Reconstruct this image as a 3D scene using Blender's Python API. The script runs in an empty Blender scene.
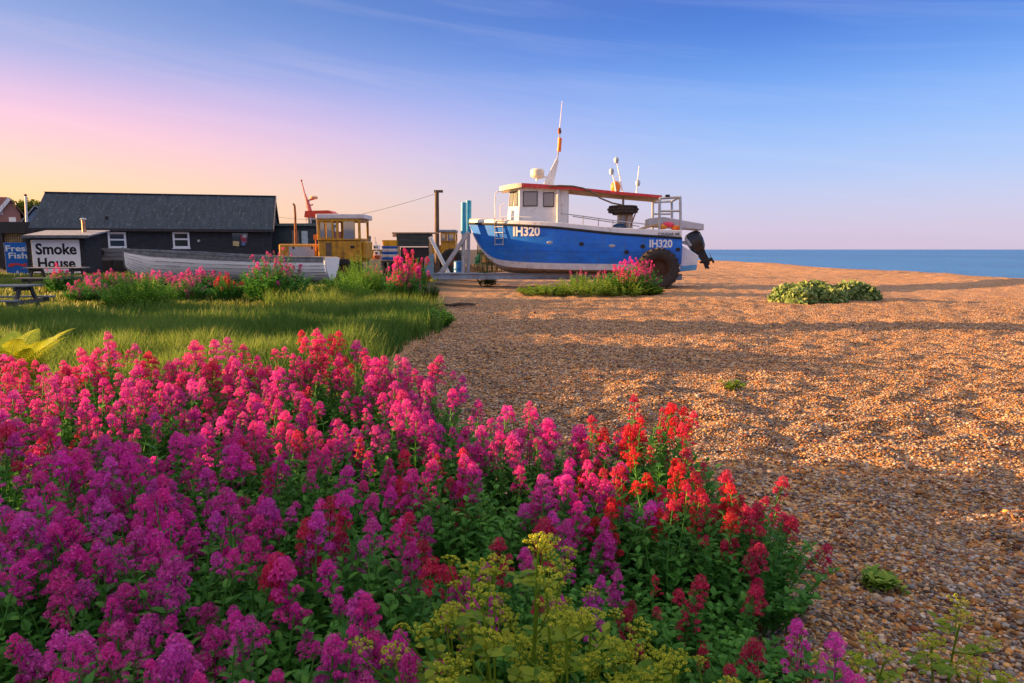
import bpy, math, random
import numpy as np
from mathutils import Vector, Matrix, Euler

random.seed(7)
RNG = np.random.default_rng(11)
SC = bpy.context.scene
COL = SC.collection
R = math.radians

# ------------------------------------------------------------------ camera
CAM_H, PITCH, FPX = 1.6, R(7.68), 24.0 / 36.0 * 1024
cam_d = bpy.data.cameras.new('camera')
cam_d.lens = 24; cam_d.sensor_width = 36; cam_d.clip_start = 0.05; cam_d.clip_end = 80000
cam = bpy.data.objects.new('camera', cam_d); COL.objects.link(cam)
cam.location = (0, 0, CAM_H); cam.rotation_euler = (R(90) - PITCH, 0, 0)
SC.camera = cam
CP, SP = math.cos(PITCH), math.sin(PITCH)
CAMV = Vector((0, 0, CAM_H))

def ray(px, py):
    u, v = (px - 512) / FPX, (341.5 - py) / FPX
    return Vector((u, CP + v * SP, -SP + v * CP))

def P(px, py, Y):
    """the place seen at that spot of the photograph, Y metres out"""
    d = ray(px, py)
    return CAMV + d * (Y / d.y)

# ------------------------------------------------------------------ ground height
def sstep(a, b, x):
    t = np.clip((x - a) / (b - a), 0, 1)
    return t * t * (3 - 2 * t)

_lat = np.random.default_rng(3).random((256, 256))
def vnoise(x, y):
    xi, yi = np.floor(x).astype(int), np.floor(y).astype(int)
    fx, fy = x - xi, y - yi
    fx, fy = fx * fx * (3 - 2 * fx), fy * fy * (3 - 2 * fy)
    a = _lat[xi & 255, yi & 255]; b = _lat[(xi + 1) & 255, yi & 255]
    c = _lat[xi & 255, (yi + 1) & 255]; d = _lat[(xi + 1) & 255, (yi + 1) & 255]
    return (a * (1 - fx) + b * fx) * (1 - fy) + (c * (1 - fx) + d * fx) * fy - 0.5

def ground(x, y):
    x = np.asarray(x, float); y = np.asarray(y, float)
    z = 0.30 * sstep(-1.0, -7.0, x) * sstep(13, 23, y)
    beach = sstep(-4, 0.5, x) * sstep(300, 60, y)
    z = z + beach * (0.045 * vnoise(x * 1.9 + 7, y * 1.7) + 0.060 * vnoise(x * 3.3, y * 4.2 + 40)
                     + 0.062 * vnoise(x * 5.6 + 90, y * 7.2) + 0.12 * vnoise(x * .35 + 3, y * .28))
    z = z + 0.35 * np.exp(-((x - 22 - .8 * np.sin(y * .11)) / 3.5) ** 2)
    z = z - np.clip(x - 25.0 - 1.1 * np.sin(y * .05), 0, 40) * 0.16
    return z

def gz(x, y):
    return float(ground(x, y))

# ------------------------------------------------------------------ materials
MATS = {}
def nodes_of(name):
    m = bpy.data.materials.new(name); m.use_nodes = True
    nt = m.node_tree
    return m, nt, nt.nodes['Principled BSDF']

def mat(name, col, rough=.6, var=.25, scale=5., bump=0., metal=0., stain=None, stain_amt=.5, stretch=(1, 1, 1), spec=.4, streak=None, streak_amt=.5):
    """a painted or raw surface with wear: noise varies the colour, a second noise lays stains over it"""
    if name in MATS: return MATS[name]
    m, nt, b = nodes_of(name)
    N, L = nt.nodes.new, nt.links.new
    tc = N('ShaderNodeTexCoord'); mp = N('ShaderNodeMapping'); mp.inputs['Scale'].default_value = stretch
    L(tc.outputs['Object'], mp.inputs['Vector'])
    n1 = N('ShaderNodeTexNoise'); n1.inputs['Scale'].default_value = scale; n1.inputs['Detail'].default_value = 6
    L(mp.outputs[0], n1.inputs['Vector'])
    rp = N('ShaderNodeValToRGB')
    rp.color_ramp.elements[0].position = .3; rp.color_ramp.elements[1].position = .7
    rp.color_ramp.elements[0].color = [c * (1 - var) for c in col] + [1]
    rp.color_ramp.elements[1].color = [min(1, c * (1 + var)) for c in col] + [1]
    L(n1.outputs['Fac'], rp.inputs[0])
    out = rp.outputs[0]
    if stain:
        n2 = N('ShaderNodeTexNoise'); n2.inputs['Scale'].default_value = scale * 1.7; n2.inputs['Detail'].default_value = 8
        n2.inputs['Roughness'].default_value = .7
        L(mp.outputs[0], n2.inputs['Vector'])
        r2 = N('ShaderNodeMapRange'); r2.inputs['From Min'].default_value = .62 - stain_amt * .25
        r2.inputs['From Max'].default_value = .72; r2.inputs['To Max'].default_value = .9
        L(n2.outputs['Fac'], r2.inputs[0])
        mx = N('ShaderNodeMixRGB'); mx.inputs[2].default_value = list(stain) + [1]
        L(r2.outputs[0], mx.inputs[0]); L(out, mx.inputs[1]); out = mx.outputs[0]
    if streak:      # weather streaks that run down the surface
        m3 = N('ShaderNodeMapping'); m3.inputs['Scale'].default_value = (7, 7, .45); L(tc.outputs['Object'], m3.inputs['Vector'])
        n3 = N('ShaderNodeTexNoise'); n3.inputs['Scale'].default_value = 1.; n3.inputs['Detail'].default_value = 5; L(m3.outputs[0], n3.inputs['Vector'])
        r3 = N('ShaderNodeMapRange'); r3.inputs['From Min'].default_value = .60; r3.inputs['From Max'].default_value = .78; r3.inputs['To Max'].default_value = streak_amt; L(n3.outputs['Fac'], r3.inputs[0])
        x3 = N('ShaderNodeMixRGB'); x3.inputs[2].default_value = list(streak) + [1]; L(r3.outputs[0], x3.inputs[0]); L(out, x3.inputs[1]); out = x3.outputs[0]
    L(out, b.inputs['Base Color'])
    b.inputs['Roughness'].default_value = rough; b.inputs['Metallic'].default_value = metal
    b.inputs['Specular IOR Level'].default_value = spec
    if bump:
        bp = N('ShaderNodeBump'); bp.inputs['Strength'].default_value = bump; bp.inputs['Distance'].default_value = .02
        L(n1.outputs['Fac'], bp.inputs['Height']); L(bp.outputs[0], b.inputs['Normal'])
    MATS[name] = m
    return m

def leafy(name, col, col2, trans=.35, objcol=False, rough=.55):
    """leaf or petal: diffuse with light passing through, colour varied per leaf by the 'rnd' attribute"""
    if name in MATS: return MATS[name]
    m, nt, b = nodes_of(name)
    N, L = nt.nodes.new, nt.links.new
    at = N('ShaderNodeAttribute'); at.attribute_name = 'rnd'
    mx = N('ShaderNodeMixRGB'); L(at.outputs['Fac'], mx.inputs[0])
    if objcol:
        oi = N('ShaderNodeObjectInfo')
        d = N('ShaderNodeMixRGB'); d.blend_type = 'MULTIPLY'; d.inputs[0].default_value = 1; d.inputs[2].default_value = list(col) + [1]
        e = N('ShaderNodeMixRGB'); e.blend_type = 'MIX'; e.inputs[0].default_value = col2; e.inputs[2].default_value = (1, .62, .9, 1)
        L(oi.outputs['Color'], d.inputs[1]); L(oi.outputs['Color'], e.inputs[1])
        L(d.outputs[0], mx.inputs[1]); L(e.outputs[0], mx.inputs[2])
    else:
        mx.inputs[1].default_value = list(col) + [1]; mx.inputs[2].default_value = list(col2) + [1]
    L(mx.outputs[0], b.inputs['Base Color']); b.inputs['Roughness'].default_value = rough
    b.inputs['Specular IOR Level'].default_value = .25
    tr = N('ShaderNodeBsdfTranslucent'); L(mx.outputs[0], tr.inputs['Color'])
    ms = N('ShaderNodeMixShader'); ms.inputs[0].default_value = trans
    L(b.outputs[0], ms.inputs[1]); L(tr.outputs[0], ms.inputs[2])
    L(ms.outputs[0], nt.nodes['Material Output'].inputs['Surface'])
    MATS[name] = m
    return m

def glass(name, col=(.05, .07, .09), rough=.06):
    if name in MATS: return MATS[name]
    m, nt, b = nodes_of(name)
    b.inputs['Base Color'].default_value = list(col) + [1]
    b.inputs['Metallic'].default_value = .4
    b.inputs['Roughness'].default_value = rough; b.inputs['Specular IOR Level'].default_value = .8
    MATS[name] = m
    return m

# ------------------------------------------------------------------ mesh building
class MB:
    def __init__(s): s.v = []; s.f = []
    def add(s, vs, fs):
        o = len(s.v); s.v += [tuple(v) for v in vs]; s.f += [tuple(i + o for i in f) for f in fs]
    def box(s, c, d, rot=None, m=None):
        x, y, z = d[0] / 2, d[1] / 2, d[2] / 2
        vs = [Vector((a, b, e)) for e in (-z, z) for a, b in ((-x, -y), (x, -y), (x, y), (-x, y))]
        M = Matrix.Translation(Vector(c)) @ (Euler(rot).to_matrix().to_4x4() if rot else Matrix())
        if m: M = m @ M
        s.add([M @ v for v in vs], [(3, 2, 1, 0), (4, 5, 6, 7), (0, 1, 5, 4), (1, 2, 6, 5), (2, 3, 7, 6), (3, 0, 4, 7)])
        return s
    def bx(s, x0, x1, y0, y1, z0, z1):
        return s.box(((x0 + x1) / 2, (y0 + y1) / 2, (z0 + z1) / 2), (abs(x1 - x0), abs(y1 - y0), abs(z1 - z0)))
    def beam(s, p, q, w, h=None, up=(0, 0, 1)):
        """square bar from p to q"""
        h = h or w
        p, q = Vector(p), Vector(q); d = (q - p); l = d.length; d.normalize()
        u = Vector(up)
        if abs(d.dot(u)) > .95: u = Vector((0, 1, 0))
        a = d.cross(u).normalized(); b = a.cross(d).normalized()
        M = Matrix((a, d, b)).transposed().to_4x4(); M.translation = (p + q) / 2
        return s.box((0, 0, 0), (w, l, h), m=M)
    def tube(s, pts, r, n=8, caps=True):
        pts = [Vector(p) for p in pts]
        rs = r if isinstance(r, (list, tuple)) else [r] * len(pts)
        o = len(s.v); prev = None
        for i, p in enumerate(pts):
            d = (pts[min(i + 1, len(pts) - 1)] - pts[max(i - 1, 0)]).normalized()
            if prev is None:
                a = d.orthogonal().normalized()
            else:
                a = (prev - d * prev.dot(d)); a = a.normalized() if a.length > 1e-6 else d.orthogonal().normalized()
            prev = a; b = d.cross(a)
            for k in range(n):
                t = 2 * math.pi * k / n
                s.v.append(tuple(p + (a * math.cos(t) + b * math.sin(t)) * rs[i]))
        for i in range(len(pts) - 1):
            for k in range(n):
                s.f.append((o + i * n + k, o + i * n + (k + 1) % n, o + (i + 1) * n + (k + 1) % n, o + (i + 1) * n + k))
        if caps:
            s.f.append(tuple(o + k for k in range(n))[::-1]); s.f.append(tuple(o + (len(pts) - 1) * n + k for k in range(n)))
        return s
    def lathe(s, prof, n=20, m=None, closed=False):
        """profile of (radius, height) round local z"""
        o = len(s.v); M = m or Matrix()
        for r, z in prof:
            for k in range(n):
                t = 2 * math.pi * k / n
                s.v.append(tuple(M @ Vector((r * math.cos(t), r * math.sin(t), z))))
        for i in range(len(prof) - 1 + (1 if closed else 0)):
            j = (i + 1) % len(prof)
            for k in range(n):
                s.f.append((o + i * n + k, o + i * n + (k + 1) % n, o + j * n + (k + 1) % n, o + j * n + k))
        return s
    def prism(s, pts, d):
        """closed outline (3-D points) pushed along vector d"""
        d = Vector(d); n = len(pts); vs = [Vector(p) for p in pts] + [Vector(p) + d for p in pts]
        s.add(vs, [tuple(range(n))[::-1], tuple(range(n, 2 * n))] + [(i, (i + 1) % n, n + (i + 1) % n, n + i) for i in range(n)])
        return s
    def loft(s, rings, close=True, caps=False):
        o = len(s.v); n = len(rings[0])
        for r in rings: s.v += [tuple(v) for v in r]
        for i in range(len(rings) - 1):
            for k in range(n if close else n - 1):
                s.f.append((o + i * n + k, o + i * n + (k + 1) % n, o + (i + 1) * n + (k + 1) % n, o + (i + 1) * n + k))
        if caps:
            s.f.append(tuple(o + k for k in range(n))[::-1]); s.f.append(tuple(o + (len(rings) - 1) * n + k for k in range(n)))
        return s
    def ball(s, c, r, n=10, sc=(1, 1, 1)):
        M = Matrix.Translation(Vector(c)) @ Matrix.Diagonal((*sc, 1))
        pr = [(max(1e-4, r * math.sin(math.pi * i / n)), -r * math.cos(math.pi * i / n)) for i in range(n + 1)]
        return s.lathe(pr, n + 2, M)
    def build(s, name, m, parent=None, smooth=False, bevel=0., seg=2, loc=None):
        me = bpy.data.meshes.new(name); me.from_pydata(s.v, [], s.f); me.update()
        me.materials.append(m)
        if smooth:
            me.polygons.foreach_set('use_smooth', [True] * len(me.polygons))
            try: me.set_sharp_from_angle(angle=R(38))
            except Exception: pass
        import bmesh
        b = bmesh.new(); b.from_mesh(me); bmesh.ops.recalc_face_normals(b, faces=b.faces); b.to_mesh(me); b.free()
        o = bpy.data.objects.new(name, me); COL.objects.link(o)
        if parent: o.parent = parent
        if loc is not None: o.location = loc
        if bevel:
            mod = o.modifiers.new('edge', 'BEVEL'); mod.width = bevel; mod.segments = seg; mod.limit_method = 'ANGLE'; mod.angle_limit = R(40)
        return o

def tag(o, label=None, cat=None, group=None, kind=None):
    if label: o['label'] = label
    if cat: o['category'] = cat
    if group: o['group'] = group
    if kind: o['kind'] = kind
    return o

def thing(name, label, cat, loc=(0, 0, 0), rz=0., group=None):
    o = bpy.data.objects.new(name, None); COL.objects.link(o)
    o.empty_display_size = .2
    o.location = loc; o.rotation_euler = (0, 0, rz)
    return tag(o, label, cat, group)

def np_obj(name, verts, tris, m, parent=None, rnd=None, smooth=False, link=True, col=None):
    """mesh from numpy arrays; rnd is a per-vertex value"""
    me = bpy.data.meshes.new(name)
    nv, nf, k = len(verts), len(tris), tris.shape[1]
    me.vertices.add(nv); me.vertices.foreach_set('co', np.ascontiguousarray(verts, np.float32).ravel())
    me.loops.add(nf * k); me.loops.foreach_set('vertex_index', np.ascontiguousarray(tris, np.int32).ravel())
    me.polygons.add(nf); me.polygons.foreach_set('loop_start', np.arange(0, nf * k, k, dtype=np.int32))
    if smooth: me.polygons.foreach_set('use_smooth', np.ones(nf, bool))
    me.update(calc_edges=True)
    if rnd is not None:
        a = me.attributes.new('rnd', 'FLOAT', 'POINT'); a.data.foreach_set('value', np.ascontiguousarray(rnd, np.float32))
    if col is not None:
        a = me.attributes.new('tint', 'FLOAT_COLOR', 'POINT')
        a.data.foreach_set('color', np.ascontiguousarray(np.c_[col, np.ones(nv)], np.float32).ravel())
    me.materials.append(m)
    if not link: return me
    o = bpy.data.objects.new(name, me); COL.objects.link(o)
    if parent: o.parent = parent
    return o

def put(name, me, parent, mtx, colour=None):
    o = bpy.data.objects.new(name, me); COL.objects.link(o)
    o.parent = parent; o.matrix_local = mtx
    if colour: o.color = colour
    return o

def text(body, name, m, parent, M, w=None, h=None, bold=.0, depth=.006, warp=None):
    """lettering as a thin raised mesh, fitted to width w and height h, its middle at the origin of M"""
    c = bpy.data.curves.new(name, 'FONT'); c.body = body; c.size = 1; c.offset = bold; c.extrude = 0; c.resolution_u = 4
    c.align_x = 'CENTER'; c.space_line = .95
    t = bpy.data.objects.new('tmp', c); COL.objects.link(t)
    bpy.context.view_layer.update()
    me = bpy.data.meshes.new_from_object(t.evaluated_get(bpy.context.evaluated_depsgraph_get()))
    bpy.data.objects.remove(t)
    vs = np.array([v.co[:] for v in me.vertices]); lo, hi = vs.min(0), vs.max(0); mid = (lo + hi) / 2
    sx = w / (hi[0] - lo[0]) if w else None; sy = h / (hi[1] - lo[1]) if h else sx
    sx = sx or sy
    b = MB(); base = []
    for v in vs:
        base.append(((v[0] - mid[0]) * sx, (v[1] - mid[1]) * sy, 0))
    n = len(base); fs = [tuple(p.vertices) for p in me.polygons]
    allv = [M @ Vector(p) for p in base]
    if warp: allv = [warp(p) for p in allv]
    nrm = (M.to_3x3() @ Vector((0, 0, 1))).normalized()
    edges = {}
    for f in fs:
        for i in range(len(f)):
            e = (f[i], f[(i + 1) % len(f)]); edges[e] = 1
    side = [(a, bb) for (a, bb) in edges if (bb, a) not in edges]
    b.add([p + nrm * depth for p in allv] + allv, fs + [(e[1], e[0], n + e[0], n + e[1]) for e in side])
    bpy.data.meshes.remove(me)
    return b.build(name, m, parent)
FACE = Matrix(((1, 0, 0, 0), (0, 0, -1, 0), (0, 1, 0, 0), (0, 0, 0, 1)))   # lettering that faces -Y

# ------------------------------------------------------------------ light, sky, view
SUN_EL, SUN_AHEAD = R(9.5), R(7)          # low sun at the left, slightly ahead of the camera
sun_from = Vector((-math.cos(SUN_AHEAD) * math.cos(SUN_EL), math.sin(SUN_AHEAD) * math.cos(SUN_EL), math.sin(SUN_EL)))
sd = bpy.data.lights.new('sun', 'SUN'); sd.energy = 5.0; sd.angle = R(.5); sd.color = (1, .52, .19)
so = bpy.data.objects.new('sun', sd); COL.objects.link(so)
so.rotation_euler = sun_from.to_track_quat('Z', 'Y').to_euler(); so.location = sun_from * 60

W = bpy.data.worlds.new('World'); SC.world = W; W.use_nodes = True
nt = W.node_tree; N, L = nt.nodes.new, nt.links.new
bg = nt.nodes['Background']; bg.inputs['Strength'].default_value = .12
sky = N('ShaderNodeTexSky'); sky.sky_type = 'NISHITA'; sky.sun_disc = False
sky.sun_elevation = SUN_EL; sky.sun_rotation = R(270) + SUN_AHEAD
sky.air_density = 1.2; sky.dust_density = 1.5; sky.ozone_density = 3
tc = N('ShaderNodeTexCoord'); sx = N('ShaderNodeSeparateXYZ'); L(tc.outputs['Generated'], sx.inputs[0])
def lin(c): return [((x / 255) / 12.92 if x / 255 <= .04045 else ((x / 255 + .055) / 1.055) ** 2.4) for x in c] + [1]
def ramp(stops):
    r = N('ShaderNodeValToRGB'); e = r.color_ramp.elements
    while len(e) < len(stops): e.new(.5)
    for el, (p, c) in zip(e, stops): el.position = p; el.color = lin(c)
    r.color_ramp.interpolation = 'B_SPLINE'
    return r
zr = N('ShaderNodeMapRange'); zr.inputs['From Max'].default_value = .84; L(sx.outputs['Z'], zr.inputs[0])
rr = ramp([(0, (206, 190, 214)), (.05, (196, 190, 224)), (.12, (165, 188, 236)), (.225, (118, 164, 236)), (.31, (62, 118, 214)), (.40, (26, 78, 184)), (.56, (140, 156, 204)), (.70, (250, 232, 226)), (1, (255, 246, 238))])  # top stops of both ramps, above the view, brightened as added shade fill
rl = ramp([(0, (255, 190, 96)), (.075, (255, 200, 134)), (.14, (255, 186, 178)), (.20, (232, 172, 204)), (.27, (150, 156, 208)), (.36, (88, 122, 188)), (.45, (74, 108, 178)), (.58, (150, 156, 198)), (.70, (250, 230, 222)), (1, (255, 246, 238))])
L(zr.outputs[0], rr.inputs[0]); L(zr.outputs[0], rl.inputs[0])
az = N('ShaderNodeMath'); az.operation = 'ARCTAN2'; L(sx.outputs['X'], az.inputs[0]); L(sx.outputs['Y'], az.inputs[1])
azr = N('ShaderNodeMapRange'); azr.interpolation_type = 'SMOOTHSTEP'
azr.inputs['From Min'].default_value = -.75; azr.inputs['From Max'].default_value = .38
L(az.outputs[0], azr.inputs[0])
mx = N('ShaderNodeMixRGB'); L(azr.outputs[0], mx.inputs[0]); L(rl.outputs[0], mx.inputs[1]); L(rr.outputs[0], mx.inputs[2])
# thin streaks of high cloud: noise in azimuth and height, drawn out along a slant
def mth(op, a, b):
    n = N('ShaderNodeMath'); n.operation = op
    for i, q in enumerate((a, b)):
        if isinstance(q, (int, float)): n.inputs[i].default_value = q
        else: L(q, n.inputs[i])
    return n.outputs[0]
cv = N('ShaderNodeCombineXYZ')
L(mth('MULTIPLY', az.outputs[0], 1.3), cv.inputs[0])
L(mth('MULTIPLY', mth('ADD', sx.outputs['Z'], mth('MULTIPLY', az.outputs[0], .13)), 21.), cv.inputs[1])
nz = N('ShaderNodeTexNoise'); nz.inputs['Scale'].default_value = 1.6; nz.inputs['Detail'].default_value = 7; nz.inputs['Roughness'].default_value = .55
nz.inputs['Distortion'].default_value = .4
L(cv.outputs[0], nz.inputs['Vector'])
cr = N('ShaderNodeMapRange'); cr.inputs['From Min'].default_value = .50; cr.inputs['From Max'].default_value = .74; cr.inputs['To Max'].default_value = .13
L(nz.outputs['Fac'], cr.inputs[0])
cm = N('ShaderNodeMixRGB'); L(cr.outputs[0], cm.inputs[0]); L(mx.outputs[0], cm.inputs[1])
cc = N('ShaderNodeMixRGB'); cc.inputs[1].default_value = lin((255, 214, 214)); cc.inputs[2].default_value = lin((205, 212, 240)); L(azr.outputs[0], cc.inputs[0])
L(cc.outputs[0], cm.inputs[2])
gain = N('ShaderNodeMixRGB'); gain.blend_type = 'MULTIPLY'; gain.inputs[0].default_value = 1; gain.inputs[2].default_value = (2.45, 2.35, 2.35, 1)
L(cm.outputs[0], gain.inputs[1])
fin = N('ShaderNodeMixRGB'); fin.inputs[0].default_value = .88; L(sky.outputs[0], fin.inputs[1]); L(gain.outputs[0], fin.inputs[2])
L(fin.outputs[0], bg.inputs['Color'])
SC.view_settings.view_transform = 'Standard'; SC.view_settings.look = 'None'
SC.view_settings.gamma = 1; SC.view_settings.use_curve_mapping = False; SC.view_settings.exposure = 2.0
SC.cycles.max_bounces = 6; SC.cycles.diffuse_bounces = 3; SC.cycles.glossy_bounces = 3; SC.cycles.transmission_bounces = 4
SC.cycles.use_denoising = True
SC.cycles.sample_clamp_indirect = 6
# ------------------------------------------------------------------ ground sheet, pebbles, sea
def axis(lo, hi, segs):
    out = [lo]
    for a, st in segs:
        n = max(1, int(round((a - out[-1]) / st)))
        out += list(np.linspace(out[-1], a, n + 1)[1:])
    return np.array(out)
xs = axis(-900, 0, [(-120, 60), (-40, 8), (-12, 1.5), (-2, .25), (10, .085), (30, .16), (44, .8), (90, 6)])
yl = [-30.]
while yl[-1] < 4000:
    y = yl[-1]
    yl.append(y + (2 if y < 0 else .4 if y < 1.2 else .065 if y < 7.5 else .0088 * y if y < 45 else .06 * y))
ys = np.array(yl)
X, Y = np.meshgrid(xs, ys)
Z = ground(X, Y)
V = np.stack([X, Y, Z], -1).reshape(-1, 3)
nx, ny = len(xs), len(ys)
i0 = (np.arange(ny - 1)[:, None] * nx + np.arange(nx - 1)[None]).ravel()
Q = np.stack([i0, i0 + 1, i0 + nx + 1, i0 + nx], -1)

PEB = [(.43, .215, .075), (.30, .145, .055), (.49, .29, .115), (.18, .12, .085), (.51, .34, .17), (.37, .17, .05), (.24, .18, .15), (.14, .07, .05), (.54, .41, .29), (.50, .23, .07)]
m, nt2, b = nodes_of('shingle')
N2, L2 = nt2.nodes.new, nt2.links.new
ge = N2('ShaderNodeNewGeometry')
vo = N2('ShaderNodeTexVoronoi'); vo.inputs['Scale'].default_value = 38; L2(ge.outputs['Position'], vo.inputs['Vector'])
se = N2('ShaderNodeSeparateColor'); L2(vo.outputs['Color'], se.inputs[0])
rp = N2('ShaderNodeValToRGB'); rp.color_ramp.interpolation = 'CONSTANT'
e = rp.color_ramp.elements
while len(e) < len(PEB): e.new(.5)
for k, c in enumerate(PEB): e[k].position = k / len(PEB); e[k].color = list(c) + [1]
L2(se.outputs[0], rp.inputs[0])
no = N2('ShaderNodeTexNoise'); no.inputs['Scale'].default_value = .8; no.inputs['Detail'].default_value = 5; L2(ge.outputs['Position'], no.inputs['Vector'])
mr = N2('ShaderNodeMapRange'); mr.inputs['From Min'].default_value = .3; mr.inputs['From Max'].default_value = .7; mr.inputs['To Min'].default_value = .75; mr.inputs['To Max'].default_value = 1.0
L2(no.outputs['Fac'], mr.inputs[0])
ml = N2('ShaderNodeMixRGB'); ml.blend_type = 'MULTIPLY'; ml.inputs[0].default_value = 1; L2(rp.outputs[0], ml.inputs[1]); L2(mr.outputs[0], ml.inputs[2])
# soil and old leaf litter under the planted ground on the left
sp = N2('ShaderNodeSeparateXYZ'); L2(ge.outputs['Position'], sp.inputs[0])
sm = N2('ShaderNodeMapRange'); sm.inputs['From Min'].default_value = -1.6; sm.inputs['From Max'].default_value = -3.2; L2(sp.outputs['X'], sm.inputs[0])
so_ = N2('ShaderNodeMixRGB'); so_.inputs[2].default_value = (.06, .05, .03, 1); L2(sm.outputs[0], so_.inputs[0]); L2(ml.outputs[0], so_.inputs[1])
L2(so_.outputs[0], b.inputs['Base Color']); b.inputs['Roughness'].default_value = .75; b.inputs['Specular IOR Level'].default_value = .3
v2 = N2('ShaderNodeTexVoronoi'); v2.inputs['Scale'].default_value = 30; v2.feature = 'SMOOTH_F1'; v2.inputs['Smoothness'].default_value = .3; L2(ge.outputs['Position'], v2.inputs['Vector'])
iv = N2('ShaderNodeMath'); iv.operation = 'MULTIPLY'; iv.inputs[1].default_value = -1; L2(v2.outputs['Distance'], iv.inputs[0])
bp = N2('ShaderNodeBump'); bp.inputs['Strength'].default_value = .9; bp.inputs['Distance'].default_value = .02; L2(iv.outputs[0], bp.inputs['Height'])
n3 = N2('ShaderNodeTexNoise'); n3.inputs['Scale'].default_value = 7; n3.inputs['Detail'].default_value = 3; L2(ge.outputs['Position'], n3.inputs['Vector'])
bq = N2('ShaderNodeBump'); bq.inputs['Strength'].default_value = .35; bq.inputs['Distance'].default_value = .06; L2(n3.outputs['Fac'], bq.inputs['Height']); L2(bp.outputs[0], bq.inputs['Normal'])
L2(bq.outputs[0], b.inputs['Normal'])
tag(np_obj('shingle_beach', V, Q, m, smooth=True), kind='structure')

# loose pebbles lying on the beach
m, nt2, b = nodes_of('pebble')
at = nt2.nodes.new('ShaderNodeAttribute'); at.attribute_name = 'tint'; nt2.links.new(at.outputs['Color'], b.inputs['Base Color'])
b.inputs['Roughness'].default_value = .8; b.inputs['Specular IOR Level'].default_value = .2
MATS['pebble'] = m
def pebbles(n, ylo, yhi, xr, smin, smax, fine):
    yy = ylo * (yhi / ylo) ** RNG.random(n)
    xx = xr[0](yy) + (xr[1](yy) - xr[0](yy)) * RNG.random(n)
    o6 = np.array([(1, 0, 0), (-1, 0, 0), (0, 1, 0), (0, -1, 0), (0, 0, 1), (0, 0, -1)], float)
    f8 = np.array([(0, 2, 4), (2, 1, 4), (1, 3, 4), (3, 0, 4), (2, 0, 5), (1, 2, 5), (3, 1, 5), (0, 3, 5)])
    base, fc = o6, f8
    if fine:
        vs = [tuple(v) for v in o6]; idx = {}
        def mid(a, c):
            k = (min(a, c), max(a, c))
            if k not in idx:
                p = (np.array(vs[a]) + np.array(vs[c])); p /= np.linalg.norm(p); idx[k] = len(vs); vs.append(tuple(p))
            return idx[k]
        nf = []
        for a, c, d in f8:
            x_, y_, z_ = mid(a, c), mid(c, d), mid(d, a)
            nf += [(a, x_, z_), (x_, c, y_), (z_, y_, d), (x_, y_, z_)]
        base, fc = np.array(vs), np.array(nf)
    k = len(base)
    s = smin * (smax / smin) ** (RNG.random(n) ** 1.8) * np.where(RNG.random(n) < .02, 1.7, 1)
    sc = np.stack([s * (.8 + .7 * RNG.random(n)), s * (.7 + .5 * RNG.random(n)), s * (.4 + .35 * RNG.random(n))], -1)
    v = base[None] * (1 + .25 * (RNG.random((n, k, 1)) - .5)) * sc[:, None]
    a = RNG.random(n) * 6.283; t = (RNG.random(n) - .5) * .9
    ca, sa, ct, st = np.cos(a)[:, None], np.sin(a)[:, None], np.cos(t)[:, None], np.sin(t)[:, None]
    y1 = v[..., 1] * ct - v[..., 2] * st; z1 = v[..., 1] * st + v[..., 2] * ct
    x1 = v[..., 0] * ca - y1 * sa; y2 = v[..., 0] * sa + y1 * ca
    w = np.stack([x1 + xx[:, None], y2 + yy[:, None], z1 + (ground(xx, yy) + sc[:, 2] * .35)[:, None]], -1).reshape(-1, 3)
    tr = (fc[None] + (np.arange(n) * k)[:, None, None]).reshape(-1, 3)
    pal = np.array(PEB + [(.36, .33, .31), (.24, .24, .26), (.26, .09, .04), (.48, .36, .25), (.30, .28, .27), (.20, .17, .15), (.40, .36, .32), (.16, .12, .10)])
    c = pal[RNG.integers(0, len(pal), n)] * (.36 + .86 * RNG.random((n, 1)) ** 1.3)
    return w, tr, np.repeat(c, k, 0)
A = pebbles(95000, 1.5, 6.5, (lambda y: .1 + 0 * y, lambda y: .8 * y + .5), .0045, .0145, True)
B = pebbles(200000, 5.2, 22, (lambda y: -1.6 + 0 * y, lambda y: .8 * y + .5), .0065, .018, False)
Vp = np.r_[A[0], B[0]]; Tp = np.r_[A[1], B[1] + len(A[0])]; Cp = np.r_[A[2], B[2]]
tag(np_obj('pebbles', Vp, Tp, m, smooth=True, col=Cp), 'loose brown and grey pebbles covering the shingle beach', 'pebbles', kind='stuff')

m, nt2, b = nodes_of('sea_water')
N2, L2 = nt2.nodes.new, nt2.links.new
b.inputs['Base Color'].default_value = (.012, .10, .19, 1); b.inputs['Roughness'].default_value = .3; b.inputs['Specular IOR Level'].default_value = .3; b.inputs['IOR'].default_value = 1.33
ge = N2('ShaderNodeNewGeometry'); mp = N2('ShaderNodeMapping'); mp.inputs['Scale'].default_value = (.35, .12, 1); L2(ge.outputs['Position'], mp.inputs['Vector'])
n1 = N2('ShaderNodeTexNoise'); n1.inputs['Scale'].default_value = 1.2; n1.inputs['Detail'].default_value = 6; n1.inputs['Roughness'].default_value = .65; L2(mp.outputs[0], n1.inputs['Vector'])
bp = N2('ShaderNodeBump'); bp.inputs['Strength'].default_value = 1; bp.inputs['Distance'].default_value = 1.1; L2(n1.outputs['Fac'], bp.inputs['Height']); L2(bp.outputs[0], b.inputs['Normal'])
cr2 = N2('ShaderNodeValToRGB'); cr2.color_ramp.elements[0].color = (.012, .085, .27, 1); cr2.color_ramp.elements[1].color = (.035, .19, .47, 1)
cr2.color_ramp.elements[0].position = .35; cr2.color_ramp.elements[1].position = .65
m2 = N2('ShaderNodeMapping'); m2.inputs['Scale'].default_value = (.012, .004, 1); L2(ge.outputs['Position'], m2.inputs['Vector'])
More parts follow.
